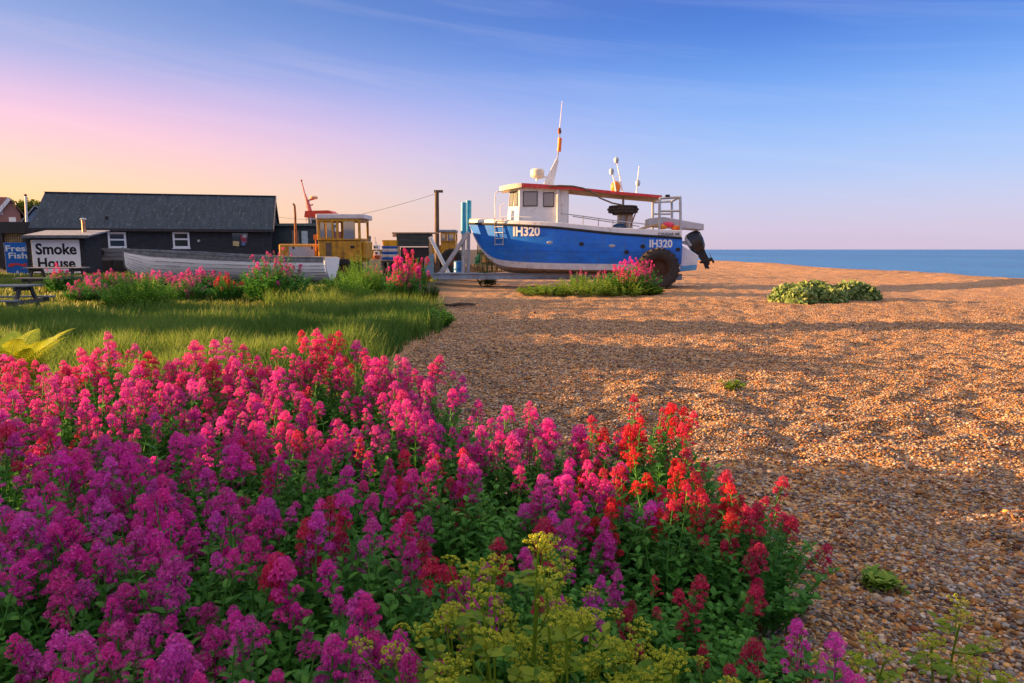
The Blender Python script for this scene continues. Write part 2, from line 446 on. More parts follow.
n4 = N2('ShaderNodeTexNoise'); n4.inputs['Scale'].default_value = 1.; n4.inputs['Detail'].default_value = 6; L2(m2.outputs[0], n4.inputs['Vector'])
av = N2('ShaderNodeMath'); av.operation = 'ADD'; L2(n1.outputs['Fac'], av.inputs[0]); L2(n4.outputs['Fac'], av.inputs[1])
hv = N2('ShaderNodeMath'); hv.operation = 'MULTIPLY'; hv.inputs[1].default_value = .5; L2(av.outputs[0], hv.inputs[0])
L2(hv.outputs[0], cr2.inputs[0]); L2(cr2.outputs[0], b.inputs['Base Color'])
s = MB(); s.add([(28, -200, -2.4), (30000, -200, -2.4), (30000, 40000, -2.4), (28, 40000, -2.4)], [(0, 1, 2, 3)])
tag(s.build('sea', m), kind='structure')

# ------------------------------------------------------------------ leaves, stems, blossoms (shared meshes)
M_LEAF = leafy('valerian_leaf', (.04, .19, .035), (.13, .38, .06), .45)
M_STEM = leafy('valerian_stem', (.10, .17, .06), (.16, .20, .09), .1)
M_PETAL = leafy('valerian_petal', (.66, .50, .64), .11, .42, objcol=True)

def leaf_batch(pos, dirs, ups, length, width, fold=.25, droop=.15):
    """folded pointed leaves: base, two sides, mid rib, tip; returns verts, tris"""
    n = len(pos)
    d = dirs / np.linalg.norm(dirs, axis=1, keepdims=True)
    sd_ = np.cross(d, ups); sd_ /= np.linalg.norm(sd_, axis=1, keepdims=True) + 1e-9
    up = np.cross(sd_, d)
    l, w = np.broadcast_to(length, n)[:, None], np.broadcast_to(width, n)[:, None]
    m1, m2 = pos + d * l * .32 + up * l * .02, pos + d * l * .68 - up * l * droop * .35
    v = np.stack([pos, m1 + sd_ * w * .95 + up * w * fold, m1, m1 - sd_ * w * .95 + up * w * fold, m2 + sd_ * w * .72 + up * w * fold, m2, m2 - sd_ * w * .72 + up * w * fold, pos + d * l - up * l * droop], 1)
    t = np.array([(0, 2, 1), (0, 3, 2), (1, 2, 5), (1, 5, 4), (2, 3, 6), (2, 6, 5), (4, 5, 7), (5, 6, 7)])
    return v.reshape(-1, 3), (t[None] + (np.arange(n) * 8)[:, None, None]).reshape(-1, 3), 8

class NB:
    """gathers numpy batches into one mesh"""
    def __init__(s): s.v = []; s.t = []; s.r = []; s.n = 0
    def add(s, v, t, r):
        s.v.append(v); s.t.append(t + s.n); s.r.append(np.broadcast_to(r, len(v))); s.n += len(v)
    def tube(s, pts, r0, r1, rnd=.5, n=4):
        pts = np.asarray(pts, float); k = len(pts)
        d = np.gradient(pts, axis=0); d /= np.linalg.norm(d, axis=1, keepdims=True) + 1e-9
        a = np.cross(d, np.where(np.abs(d[:, 2:3]) > .9, [[1., 0, 0]], [[0, 0, 1.]])); a /= np.linalg.norm(a, axis=1, keepdims=True) + 1e-9
        b_ = np.cross(d, a); rr_ = np.linspace(r0, r1, k)[:, None]
        ring = np.stack([pts + (a * math.cos(q) + b_ * math.sin(q)) * rr_ for q in np.arange(n) * 2 * math.pi / n], 1).reshape(-1, 3)
        t = []
        for i in range(k - 1):
            for j in range(n):
                q = (j + 1) % n
                t += [(i * n + j, i * n + q, (i + 1) * n + q), (i * n + j, (i + 1) * n + q, (i + 1) * n + j)]
        s.add(ring, np.array(t), rnd)
    def mesh(s, name, m, **k):
        return np_obj(name, np.concatenate(s.v), np.concatenate(s.t), m, rnd=np.concatenate(s.r), **k)

def rdir(n, g=RNG):
    v = g.normal(size=(n, 3)); return v / np.linalg.norm(v, axis=1, keepdims=True)

def cyme(nb, c, r, g, dens=.95, low=-.25, fs=.0044):
    """one rounded cluster of tiny five-petalled flowers"""
    n = max(8, int(4 * math.pi * r * r * .62 / (fs * fs * 2.6) * dens))
    d = rdir(n * 2, g); d = d[d[:, 2] > low][:n]; n = len(d)
    rad = r * (.72 + .3 * g.random(n) + .10 * np.sin(d[:, 0] * 7 + d[:, 1] * 5))[:, None]
    p = np.asarray(c) + d * rad * [1, 1, .85]
    nrm = d + .55 * rdir(n, g); nrm /= np.linalg.norm(nrm, axis=1, keepdims=True)
    a = np.cross(nrm, rdir(n, g)); a /= np.linalg.norm(a, axis=1, keepdims=True) + 1e-9
    b_ = np.cross(nrm, a); s_ = (fs * (.7 + .6 * g.random(n)))[:, None]
    vs = [p]
    for k in range(5):
        q = 2 * math.pi * k / 5
        for dq, rr_ in ((-.42, .8), (.0, 1.05), (.42, .8)):
            vs.append(p + (a * math.cos(q + dq) + b_ * math.sin(q + dq)) * s_ * rr_ + nrm * s_ * .25 * rr_)
    v = np.stack(vs, 1).reshape(-1, 3)
    t = []
    for k in range(5): t += [(0, 1 + 3 * k, 2 + 3 * k), (0, 2 + 3 * k, 3 + 3 * k)]
    t = (np.array(t)[None] + (np.arange(n) * 16)[:, None, None]).reshape(-1, 3)
    nb.add(v, t, np.repeat(np.clip(g.random(n) ** 1.6, 0, 1), 16))

def make_head(seed, coarse=False):
    """a panicle: a rounded crown cluster with tiers of smaller clusters on twigs below it"""
    g = np.random.default_rng(seed); nb = NB()
    fs = .0075 if coarse else .0044
    k = seed % 4
    def cl(c, r, low, root):
        cyme(nb, c, r, g, low=low, fs=fs)
        nb.tube([root, (np.asarray(root) + c) / 2 + [0, 0, -.004], np.asarray(c) + [0, 0, r * .5]], .0016, .0013, .0, 3)
    cl((0, 0, .012), .027 + .006 * g.random(), -.5, (0, 0, -.05))
    n = 4 + k % 2
    for i in range(n):
        q = i * 6.283 / n + g.random() * .5; o = .024 + .008 * g.random()
        cl((o * math.cos(q), o * math.sin(q), -.010 - .010 * g.random()), .019 + .004 * g.random(), -.35, (0, 0, -.05))
    z = -.052 - .012 * g.random()
    for tier in range((1, 2, 3, 3)[k]):
        n = 2 + int(g.random() * 2.4); q0 = g.random() * 6.28
        for i in range(n):
            q = q0 + 6.283 * i / n + g.random() * .5; o = .030 + .011 * tier + .012 * g.random(); zz = z + .02 * (g.random() - .5); r = .014 + .009 * g.random()
            cl((o * math.cos(q), o * math.sin(q), zz), r, -.2, (0, 0, zz - .035))
            if g.random() < .6: cl((o * 1.3 * math.cos(q + .5), o * 1.3 * math.sin(q + .5), zz - .012), r * .75, -.2, (0, 0, zz - .035))
        z -= .040 + .022 * g.random()
    nb.tube([(0, 0, min(z, -.06)), (0, 0, 0)], .0024, .0018, .0, 3)
    return nb.mesh('flower_head', M_PETAL, link=False)

def make_stem(seed, h=.8):
    """a leafy flowering stem, base at the origin, blossom at (bend, 0, h)"""
    g = np.random.default_rng(900 + seed); nb = NB()
    t = np.linspace(0, 1, 7); bend = .05 + .06 * g.random()
    pts = np.stack([bend * t ** 2, .02 * np.sin(t * 4 + seed), h * t], -1)
    nb.tube(pts, .0042, .0026, .9)
    pos, dr = [], []
    for i in range(8):
        f = .22 + .085 * i; c = np.array([bend * f * f, .02 * math.sin(f * 4 + seed), h * f]); q = i * 1.57 + g.random() * .5
        for s_ in (0, math.pi):
            pos.append(c); dr.append((math.cos(q + s_), math.sin(q + s_), .55 + .4 * g.random()))
    pos, dr = np.array(pos), np.array(dr); n = len(pos)
    f = pos[:, 2] / h
    v, tt, k = leaf_batch(pos, dr, np.tile([0, 0, 1.], (n, 1)), (.085 - .045 * f) * (.8 + .4 * g.random(n)), (.019 - .008 * f) * 1.1)
    nb.add(v, tt, np.repeat(g.random(n), k))
    # twigs that carry the side clusters
    for i in range(4):
        q = i * 1.6 + g.random(); f = .84 + .03 * i; c = np.array([bend * f * f, .02 * math.sin(f * 4 + seed), h * f])
        nb.tube([c, c + [.03 * math.cos(q), .03 * math.sin(q), .035]], .0018, .0014, .8, 3)
    return nb.mesh('flowering_stem', M_LEAF, link=False), (pts[-1][0], pts[-1][1], h)

def make_foliage(seed, rad, h, n=900, ll=.075, lw=.02, m=None, lo=.65):
    """a low bushy mass of pointed leaves on short shoots"""
    g = np.random.default_rng(300 + seed); nb = NB()
    ns = max(12, n // 16); per = 16
    for i in range(ns):
        q = g.random() * 6.283; r = rad * math.sqrt(g.random()); b0 = np.array([r * math.cos(q) * .75, r * math.sin(q) * .75, 0])
        hh = h * (1.05 - .5 * (r / rad) ** 2) * (lo + (1.1 - lo) * g.random())
        top = b0 + [.35 * r * math.cos(q) + .05 * g.normal(), .35 * r * math.sin(q) + .05 * g.normal(), hh]
        t = np.linspace(0, 1, 5)[:, None]; pts = b0 + (top - b0) * t + np.array([0, 0, .06]) * np.sin(t * 3.1)
        nb.tube(pts, .004, .002, .8, 3)
        f = .15 + .85 * np.arange(per) / per
        pos = np.stack([np.interp(f, t[:, 0], pts[:, k]) for k in range(3)], -1)
        qq = np.arange(per) // 2 * 1.57 + (np.arange(per) % 2) * math.pi + g.random() * 3
        dr = np.stack([np.cos(qq), np.sin(qq), .35 + .5 * g.random(per)], -1)
        v, tt, k = leaf_batch(pos, dr, np.tile([0, 0, 1.], (per, 1)), ll * (1.15 - .6 * f) * (.7 + .5 * g.random(per)), lw * (1.1 - .4 * f))
        nb.add(v, tt, np.repeat(g.random(per), k))
    return nb.mesh('foliage', m or M_LEAF, link=False)

HEADS = [make_head(s) for s in range(8)]
HEADS_FAR = [make_head(s + 40, True) for s in range(4)]
STEMS = [make_stem(s) for s in range(6)]
FOLI = [make_foliage(s, .5, .5, 2200) for s in range(3)]

COLOURS = {'magenta': (.92, .035, .50), 'purple': (.92, .08, .62), 'pink': (.95, .04, .38), 'crimson': (.70, .008, .10),
           'red': (.80, .003, .02), 'rose': (.90, .08, .54), 'dusk': (.66, .11, .42)}
def valerian(x, y, h, rad, n, cols, label, group, far=False, lean=(0, 0), hs=1., seed=0, dense=1., skip=None, cluster=.0):
    g = random.Random(seed * 17 + 5)
    z0 = gz(x, y)
    t = thing('valerian_plant', label, 'flowering plant', (x, y, z0 - .02), 0, group)
    n = int(n * (2.2 if far else 2.25)); fm = FOLI[seed % 3]; s = rad / .5
    fo = put('foliage', fm, t, Matrix.Rotation(seed * 1.3, 4, 'Z') @ Matrix.Diagonal((s * 1.05, s * 1.05, h / .8 * dense, 1)))
    for i in range(n):
        q = g.random() * 6.283; r = rad * math.sqrt((i + .5) / n)
        q = i * 2.39996 + g.gauss(0, .35)
        bx_, by_ = r * math.cos(q), r * math.sin(q)
        if skip and skip(x + bx_, y + by_): continue
        hh = h * (1 - .22 * (r / rad) ** 2) * (g.uniform(.5, 1.18) if far else g.uniform(.74, 1.1))
        me, top = STEMS[g.randrange(len(STEMS))]
        k = hh / .8
        lx, ly = lean[0] + bx_ / rad * .16 + g.gauss(0, .05), lean[1] + by_ / rad * .16 + g.gauss(0, .05)
        M = Matrix.Translation((bx_ * .8, by_ * .8, 0)) @ Euler((-ly, lx, g.uniform(0, 6.28))).to_matrix().to_4x4()
        S = put('flowering_stem', me, t, M @ Matrix.Diagonal((1, 1, k, 1)))
        c = COLOURS[g.choices([a for a, w in cols], [w for a, w in cols])[0]]
        f = g.uniform(.78, 1.2); c = (min(1, c[0] * f), c[1] * f * g.uniform(.7, 1.4), c[2] * f * g.uniform(.85, 1.15), 1)
        sz = hs * g.choice((.6, .75, .9, 1.0, 1.1, 1.3)) * g.uniform(.9, 1.1)
        put('flower_head', (HEADS_FAR if far else HEADS)[g.randrange(4 if far else 8)], S,
            Matrix.Translation((top[0], top[1], top[2])) @ Matrix.Diagonal((sz, sz, sz * g.uniform(.95, 1.25) / k, 1)) @ Matrix.Rotation(g.uniform(0, 6.28), 4, 'Z'), c)
    return t
# ------------------------------------------------------------------ the flower bed in front
BED = 'valerian plants of the front flower bed'
gap = lambda x, y: (-.42 < x < .12 and 2.3 < y < 3.0) and random.random() < .7
ROWS = [
 # x, y, height, radius, stems, colours, label
 (-3.75, 4.9, .80, .55, 26, [('pink', 5), ('crimson', 2), ('rose', 2)], 'sunlit pink valerian in front of the yellow fern, at the far left'),
 (-2.95, 4.9, .93, .50, 26, [('pink', 5), ('crimson', 2), ('rose', 3)], 'tall sunlit pink valerian just right of the yellow fern, on the back edge'),
 (-2.15, 4.9, .92, .52, 26, [('pink', 5), ('rose', 3), ('crimson', 1)], 'pink valerian on the back edge of the bed, below the round leafy bush'),
 (-1.42, 5.0, .98, .48, 26, [('pink', 5), ('crimson', 3), ('rose', 1)], 'tallest bright pink valerian on the back edge, below the rowing boat transom'),
 (-.72, 4.65, .88, .48, 22, [('pink', 4), ('rose', 4), ('magenta', 2)], 'pink valerian at the right end of the back edge, where grass meets shingle'),
 (-3.0, 4.0, .84, .52, 28, [('magenta', 4), ('rose', 3), ('crimson', 2)], 'magenta and crimson valerian at the left frame edge, second row from the back'),
 (-2.2, 4.0, .84, .50, 26, [('rose', 5), ('magenta', 3)], 'rose pink valerian with pale flat heads in the second row from the back'),
 (-1.4, 4.0, .84, .50, 26, [('pink', 3), ('magenta', 4), ('rose', 3)], 'pink and magenta valerian in the middle of the bed, behind the dark crimson heads'),
 (-.55, 3.9, .80, .48, 24, [('rose', 4), ('magenta', 4)], 'rose magenta valerian between the pink back edge and the green hollow'),
 (.12, 3.75, .76, .42, 20, [('magenta', 5), ('rose', 3)], 'magenta valerian immediately left of the scarlet plant, against the shingle'),
 (-2.5, 3.15, .78, .50, 26, [('magenta', 4), ('crimson', 3), ('purple', 2)], 'magenta valerian mixed with red crimson heads near the left edge of the bed'),
 (-1.75, 3.1, .78, .48, 24, [('purple', 3), ('magenta', 4)], 'shaded magenta valerian with one tall stalk in the left middle of the bed'),
 (-.98, 3.15, .82, .46, 24, [('pink', 3), ('magenta', 4), ('crimson', 1)], 'magenta valerian with tall pink tipped spires near the middle of the bed'),
 (-.25, 3.0, .70, .46, 14, [('magenta', 4), ('crimson', 2)], 'loose leafy valerian with scattered magenta heads around the green hollow'),
 (.28, 2.95, .72, .36, 18, [('purple', 4), ('magenta', 4)], 'purple valerian spires leaning beside the scarlet plant'),
 (-1.85, 2.4, .76, .46, 24, [('purple', 4), ('magenta', 3)], 'dense purple valerian in deep shade at the left frame edge'),
 (-1.22, 2.35, .74, .44, 22, [('magenta', 4), ('purple', 3)], 'purple magenta valerian with a broad shaded plume, front left of the bed'),
 (-.58, 2.3, .68, .42, 17, [('magenta', 3), ('crimson', 2), ('purple', 1)], 'sparse magenta and crimson valerian left of the tall yellow green umbels'),
 (.10, 2.3, .62, .36, 9, [('purple', 4), ('crimson', 1)], 'purple valerian spikes rising right behind the tall yellow green umbels'),
 (-1.18, 1.75, .60, .36, 15, [('purple', 4), ('magenta', 3)], 'low purple valerian in the bottom left corner'),
 (-.72, 1.72, .60, .36, 15, [('magenta', 4), ('purple', 2)], 'large headed magenta valerian at the bottom edge, right of the corner plant'),
 (-.36, 1.85, .56, .28, 9, [('magenta', 3), ('purple', 2)], 'single drooping magenta valerian at the bottom edge beside the umbels'),
 (.70, 3.55, .86, .48, 19, [('red', 5), ('crimson', 4)], 'scarlet valerian with the brightest red heads, standing against the shingle'),
 (.62, 2.85, .70, .40, 12, [('red', 5), ('crimson', 3)], 'leafy red valerian with a few sunlit scarlet tops in front of the scarlet plant'),
 (.98, 2.95, .60, .36, 15, [('crimson', 6), ('red', 1)], 'crimson valerian spilling over the shingle at the right end of the bed'),
 (.62, 2.25, .46, .36, 6, [('crimson', 5)], 'low green valerian with two crimson heads, at the front right of the bed'),
 (.93, 1.80, .58, .06, 2, [('purple', 3)], 'lone lilac valerian sprig among dark grass at the bottom right'),
]
for i, (x, y, h, rad, n, cols, lab) in enumerate(ROWS):
    reds = i in (22, 23, 24, 25)
    valerian(x, y, h, rad, n, cols, lab, BED, lean=(.14, -.08) if i == 24 else (0, 0),
             hs=(.5 if i == 26 else .76 if y > 4.4 else .66 if y > 2.6 else .68) * (.92 if reds else 1), seed=i, skip=gap, dense=1.25 if reds or i in (13, 17, 18) else 1.08)

# ------------------------------------------------------------------ yellow-green umbel plants (alexanders)
M_UMB = leafy('umbel_flower', (.28, .38, .02), (.60, .62, .05), .35)
M_ALF = leafy('umbel_leaf', (.09, .22, .015), (.32, .42, .03), .5)
def make_umbel(seed, r=.047):
    g = np.random.default_rng(seed); nb = NB(); nr = 12
    for i in range(nr):
        q = i * 2.39996; rr_ = r * math.sqrt((i + .5) / nr); c = np.array([rr_ * math.cos(q), rr_ * math.sin(q), .035 + .018 * (1 - (rr_ / r) ** 2)])
        nb.tube([(0, 0, 0), c * [.6, .6, .7], c], .0011, .0008, .1, 3)
        n = 20; d = rdir(n, g); d[:, 2] = np.abs(d[:, 2]) * .8
        p = c + d * .0085; a = rdir(n, g) * .0030; b_ = np.cross(d, a); b_ *= .0030 / (np.linalg.norm(b_, axis=1, keepdims=True) + 1e-9)
        v = np.stack([p + a, p + b_, p - a, p - b_, p + d * .003], 1).reshape(-1, 3)
        t = (np.array([(0, 1, 4), (1, 2, 4), (2, 3, 4), (3, 0, 4)])[None] + (np.arange(n) * 5)[:, None, None]).reshape(-1, 3)
        nb.add(v, t, np.repeat(g.random(n), 5))
    return nb.mesh('umbel', M_UMB, link=False)
UMB = [make_umbel(s + 70) for s in range(4)]
def alexanders(x, y, h, nst, spread, label, seed, leaves=True):
    g = np.random.default_rng(seed); z0 = gz(x, y)
    t = thing('alexanders_plant', label, 'umbel plant', (x, y, z0 - .02), 0, 'yellow green umbel plants')
    nb = NB(); lf = NB(); heads = []
    for i in range(nst):
        q = i * 2.39996 + g.random(); r = spread * math.sqrt((i + .3) / nst)
        b0 = np.array([r * .4 * math.cos(q), r * .4 * math.sin(q), 0]); hh = h * (1 - .42 * (r / spread) ** 1.5) * g.uniform(.85, 1.08)
        top = np.array([r * math.cos(q), r * math.sin(q), hh]); tt = np.linspace(0, 1, 6)[:, None]
        pts = b0 + (top - b0) * tt + np.array([math.cos(q + 1), math.sin(q + 1), 0]) * .03 * np.sin(tt * 3)
        nb.tube(pts, .0055, .0028, .4, 5); heads.append((top, .85, q, .25 * r / spread))
        for k in range(4):
            f = .45 + .13 * k + .05 * g.random(); c = np.array([np.interp(f, tt[:, 0], pts[:, j]) for j in range(3)])
            a = q + k * 2.1 + g.random(); e_ = c + np.array([math.cos(a), math.sin(a), 0]) * g.uniform(.05, .12) + [0, 0, g.uniform(.05, .15) * h * 1.2]
            nb.tube([c, (c + e_) / 2 + [0, 0, -.01], e_], .0026, .0018, .4, 4)
            if g.random() < .8: heads.append((e_, g.uniform(.4, .75), a, .3))
            m_ = 9; pos = np.tile(c, (m_, 1)) + np.array([math.cos(a + .7), math.sin(a + .7), .35]) * np.linspace(.02, .08, m_)[:, None]
            aa = a + .7 + np.array([1.1, -1.1, 1., -1., .5, -.3, 1.8, -1.8, .1]); dr = np.stack([np.cos(aa), np.sin(aa), .1 + .4 * g.random(m_)], -1)
            v, t3, kk = leaf_batch(pos, dr, np.tile([0, 0, 1.], (m_, 1)), .026 + .022 * g.random(m_), .010 + .007 * g.random(m_), .1)
            lf.add(v, t3, np.repeat(g.random(m_), kk))
    s = nb.mesh('stem', M_ALF, parent=t); lf.mesh('foliage', M_ALF, parent=t)
    for k, (p, sc, q, tl) in enumerate(heads[:95]):
        put('umbel', UMB[k % 4], t, Matrix.Translation(Vector(p)) @ Euler((-tl * math.sin(q) + g.normal() * .12, tl * math.cos(q) + g.normal() * .12, g.random() * 6)).to_matrix().to_4x4() @ Matrix.Diagonal((sc, sc, sc, 1)))
    return t
alexanders(.04, 1.62, .86, 30, .40, 'tall bushy yellow green umbel plant at the bottom middle of the flower bed', 5)
alexanders(.40, 1.62, .58, 14, .26, 'lower yellow green umbel plant on the right flank of the tall one', 9)
alexanders(1.12, 1.92, .38, 3, .12, 'small yellow green umbel sprig just right of the lone lilac valerian', 21)
alexanders(1.42, 2.05, .46, 3, .10, 'thin yellow green umbel plant growing through pebbles in the bottom right corner', 33)

# ------------------------------------------------------------------ yellow fern
M_FERN = leafy('fern_frond', (.28, .42, .02), (.62, .64, .04), .28)
p = P(6, 372, 5.7); fern = thing('fern', 'bright yellow fern with spreading fronds behind the left end of the flower bed', 'fern', (p.x, p.y, gz(p.x, p.y)))
g = np.random.default_rng(8)
for i in range(26):
    q = i * 2.39996 + .4; nb = NB(); up_ = .56 + .24 * g.random(); out_ = .24 + .22 * g.random(); t = np.linspace(0, 1, 40)
    f = np.clip((t - .40) / .60, 0, 1)
    rad_ = out_ * 1.25 * t ** 2; hz_ = (up_ + .12) * (1 - (1 - t) ** 1.45)
    pts = np.stack([math.cos(q) * rad_, math.sin(q) * rad_, hz_], -1)
    nb.tube(pts, .005, .0015, .3, 4)
    side = np.array([-math.sin(q), math.cos(q), 0]); dd = np.gradient(pts, axis=0); dd /= np.linalg.norm(dd, axis=1, keepdims=True)
    for k in range(16, 40, 1):
        u = (k - 17) / 22; w = .24 * (1 - u) ** .9 + .012
        for s_ in (1, -1):
            n = 9; ff = np.linspace(.06, 1, n)
            ax = side * s_ * .9 + dd[k] * .42; base = pts[k] + ax * w * ff[:, None] + np.array([0, 0, -.03]) * (ff ** 2)[:, None] * w * 4
            dr = np.r_[np.tile(dd[k] + side * s_ * .4, (n, 1)), np.tile(-dd[k] + side * s_ * .5, (n, 1))]
            ups = np.tile(np.cross(dd[k], side * s_), (2 * n, 1)) * s_
            v, t3, kk = leaf_batch(np.r_[base, base], dr, ups + .01, np.tile(.026 * (1.1 - .75 * ff), 2) * (w / .2 + .40), .0052, .05, .1)
            nb.add(v, t3, np.repeat(g.random(2 * n) * .6 + .4 * g.random(), kk))
    nb.mesh('frond', M_FERN, parent=fern)

# ------------------------------------------------------------------ grass
M_GRASS = leafy('grass_blade', (.045, .14, .02), (.20, .30, .05), .4)
def grass(name, n, where, hgt, wid, label, seed, m=M_GRASS, kind='stuff', parent=None, z0=None):
    g = np.random.default_rng(seed)
    x, y = where(g, n); n = len(x)
    cl = vnoise(x * 1.3 + 20, y * 1.1) + .6 * vnoise(x * 3.7, y * 3.1 + 5)
    h = hgt * (.75 + .55 * cl + .5 * g.random(n)); h = np.clip(h, .06, None)
    q = g.random(n) * 6.283; bend = h * (.12 + .35 * g.random(n)); a = g.random(n) * 6.283
    b0 = np.stack([x, y, ground(x, y) - .01], -1)
    if z0 is not None: b0[:, 2] = z0
    w = np.stack([np.cos(a), np.sin(a), 0 * a], -1) * (wid * (.6 + .8 * g.random(n)))[:, None]
    d = np.stack([np.cos(q) * bend + .05 * h, np.sin(q) * bend, 0 * q], -1)
    up = np.array([0, 0, 1.])
    m1 = b0 + d * .3 + up * (h * .55)[:, None]; tp = b0 + d + up * h[:, None]
    v = np.stack([b0 - w, b0 + w, m1 - w * .7, m1 + w * .7, tp], 1).reshape(-1, 3)
    t = (np.array([(0, 1, 3), (0, 3, 2), (2, 3, 4)])[None] + (np.arange(n) * 5)[:, None, None]).reshape(-1, 3)
    hue = np.clip(.45 + .9 * vnoise(x * .5, y * .45 + 30) + .75 * (g.random(n) - .5), 0, 1)
    rn = np.repeat(hue, 5).reshape(n, 5); rn[:, 4] = np.clip(rn[:, 4] + .15, 0, 1)
    o = np_obj(name, v, t, m, rnd=rn.ravel(), parent=parent)
    if label: tag(o, label, 'grass', kind=kind)
    return o
def field(g, n):
    y = 5.6 * (18.6 / 5.6) ** g.random(n); l = -.86 * y - 1
    r = np.interp(y, [5.6, 9.5, 11, 13.3, 15.5, 18, 21, 23], [-1.0, -1.75, -1.75, -1.35, -1.4, -2.0, -2.6, -3.4])
    x = l + (r + .35 * vnoise(y * 2.1, y * 0 + 3) + .3 * vnoise(y * .8, y * 0 + 9) - l) * g.random(n)
    bare = (vnoise(x * .45 + 60, y * .5) > .10) & (y > 17.2)
    k = ~bare & ((y < 14.6 + 3.5 * vnoise(x * .6, y * .3)) | (x > -5.2 + 2 * vnoise(y, x * 0))) & (g.random(n) < np.clip((r - x) / .7 + .12, 0, 1))
    return x[k], y[k]
grass('grass', 120000, field, .44, .0085, 'tall wispy green grass filling the field behind the flower bed', 4)
def far_lawn(g, n):
    y = 14 * (37 / 14) ** g.random(n); x = -.8 * y + (.8 * y - 3.6) * g.random(n); return x, y
grass('short_grass', 34000, far_lawn, .13, .018, 'short green turf around the smoke house and the rowing boat', 6, m=leafy('turf_blade', (.10, .17, .02), (.22, .27, .05), .3))
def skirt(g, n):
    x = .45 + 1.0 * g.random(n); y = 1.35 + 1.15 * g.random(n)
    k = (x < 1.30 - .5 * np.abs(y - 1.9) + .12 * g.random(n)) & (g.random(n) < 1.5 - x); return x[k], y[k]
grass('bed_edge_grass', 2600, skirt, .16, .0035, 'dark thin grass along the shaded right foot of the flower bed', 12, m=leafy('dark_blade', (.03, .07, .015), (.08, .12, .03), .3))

# ------------------------------------------------------------------ plants farther back
MID = 'valerian clumps in front of the boats'
def midplant(px, py, Y, h, rad, n, cols, label, seed, hs=.72):
    p = P(px, py, Y)
    return valerian(p.x, Y, h * 1.3, rad, n, cols, label, MID, far=True, hs=hs, seed=seed, dense=1.35)
midplant(64, 300, 21.0, .62, .45, 16, [('pink', 3), ('magenta', 2)], 'small pink valerian clump standing in the turf below the Smoke House board', 101)
midplant(107, 300, 20.5, .52, .85, 34, [('dusk', 4), ('rose', 3), ('crimson', 1)], 'dusky pink valerian clump left of the rowing boat bow', 102)
midplant(158, 300, 20.8, .50, .95, 44, [('dusk', 3), ('rose', 4)], 'broad dusky pink valerian clump below the rowing boat bow', 103)
midplant(205, 300, 21.0, .56, .80, 36, [('dusk', 3), ('magenta', 3)], 'taller thin dusky valerian clump against the middle of the rowing boat', 104)
midplant(228, 305, 18.8, .58, .42, 18, [('crimson', 4), ('red', 2)], 'small red valerian clump in front of the bush by the rowing boat', 105)
midplant(277, 306, 18.6, 1.02, .85, 40, [('magenta', 3), ('dusk', 3)], 'big leafy magenta valerian bush covering the rowing boat stern', 106)
midplant(404, 300, 19.2, .95, .48, 34, [('pink', 4), ('magenta', 4), ('crimson', 1)], 'tall vivid pink and red valerian clump left of the trailer drawbar', 107, 1.0)
midplant(413, 284, 22.5, 1.05, .50, 26, [('red', 3), ('pink', 3)], 'orange red valerian clump behind the vivid pink one, below the dark bin', 108, 1.0)
midplant(375, 288, 22.0, .70, .50, 14, [('dusk', 3), ('magenta', 1)], 'faded valerian clump below the yellow tractor cab', 109)
midplant(633, 292, 24.9, .92, .95, 60, [('pink', 4), ('magenta', 3)], 'bright pink valerian clump in front of the trailer wheel', 110, .95)
midplant(600, 292, 25.8, .62, .40, 14, [('magenta', 3), ('dusk', 1)], 'low magenta valerian clump under the middle of the blue hull', 111)
midplant(578, 288, 27.0, .62, .35, 8, [('dusk', 3), ('magenta', 1)], 'pale pink valerian sprigs under the blue hull, left of the other clumps there', 112)

midplant(88, 302, 18.8, .42, .55, 18, [('dusk', 3), ('rose', 2)], 'low pale pink valerian clump in the turf between picnic tables and leafy bush', 113)
midplant(187, 302, 18.9, .50, .60, 20, [('dusk', 4), ('rose', 1)], 'low dusky valerian clump just right of the round leafy bush', 114)

def bush(name, px, py, Y, h, rad, n, label, m, seed, cat='bush', ll=.09, lw=.028, group=None, kids=1):
    p = P(px, py, Y); t = thing(name, label, cat, (p.x, Y, gz(p.x, Y) - .02), 0, group)
    me = make_foliage(seed, rad, h, n, ll, lw, m, .3); put('foliage', me, t, Matrix())
    return t
M_BUSH = leafy('bush_leaf', (.07, .22, .02), (.20, .42, .04), .45)
M_LOW = leafy('low_leaf', (.10, .24, .03), (.30, .42, .05), .4)
M_PALE = leafy('pale_leaf', (.10, .21, .06), (.33, .42, .16), .3)
bush('bush', 140, 316, 16.6, 1.0, .80, 6400, 'round leafy green bush in the grass below the rowing boat bow', M_BUSH, 50)
bush('bush', 345, 300, 19.0, .85, .8, 4200, 'dark green bush at the rowing boat stern, below the yellow tractor', M_BUSH, 51)
bush('bush', 362, 292, 21.0, 1.3, .75, 4200, 'leafy green bush under the yellow tractor cab', M_BUSH, 57)
bush('bush', 425, 328, 14.0, .42, .62, 3000, 'low green bush at the right edge of the grass, beside the shingle', M_BUSH, 52)
bush('bush', 424, 292, 21.0, .62, .5, 1800, 'small dark bush by the near end of the trailer drawbar', leafy('dark_leaf', (.03, .09, .02), (.09, .16, .03), .3), 53)
bush('bush', 488, 276, 30.6, 1.1, .5, 1400, 'dark green bush growing between the winch post and the blue bow', leafy('dark_leaf', (.03, .09, .02), (.09, .16, .03), .3), 58)
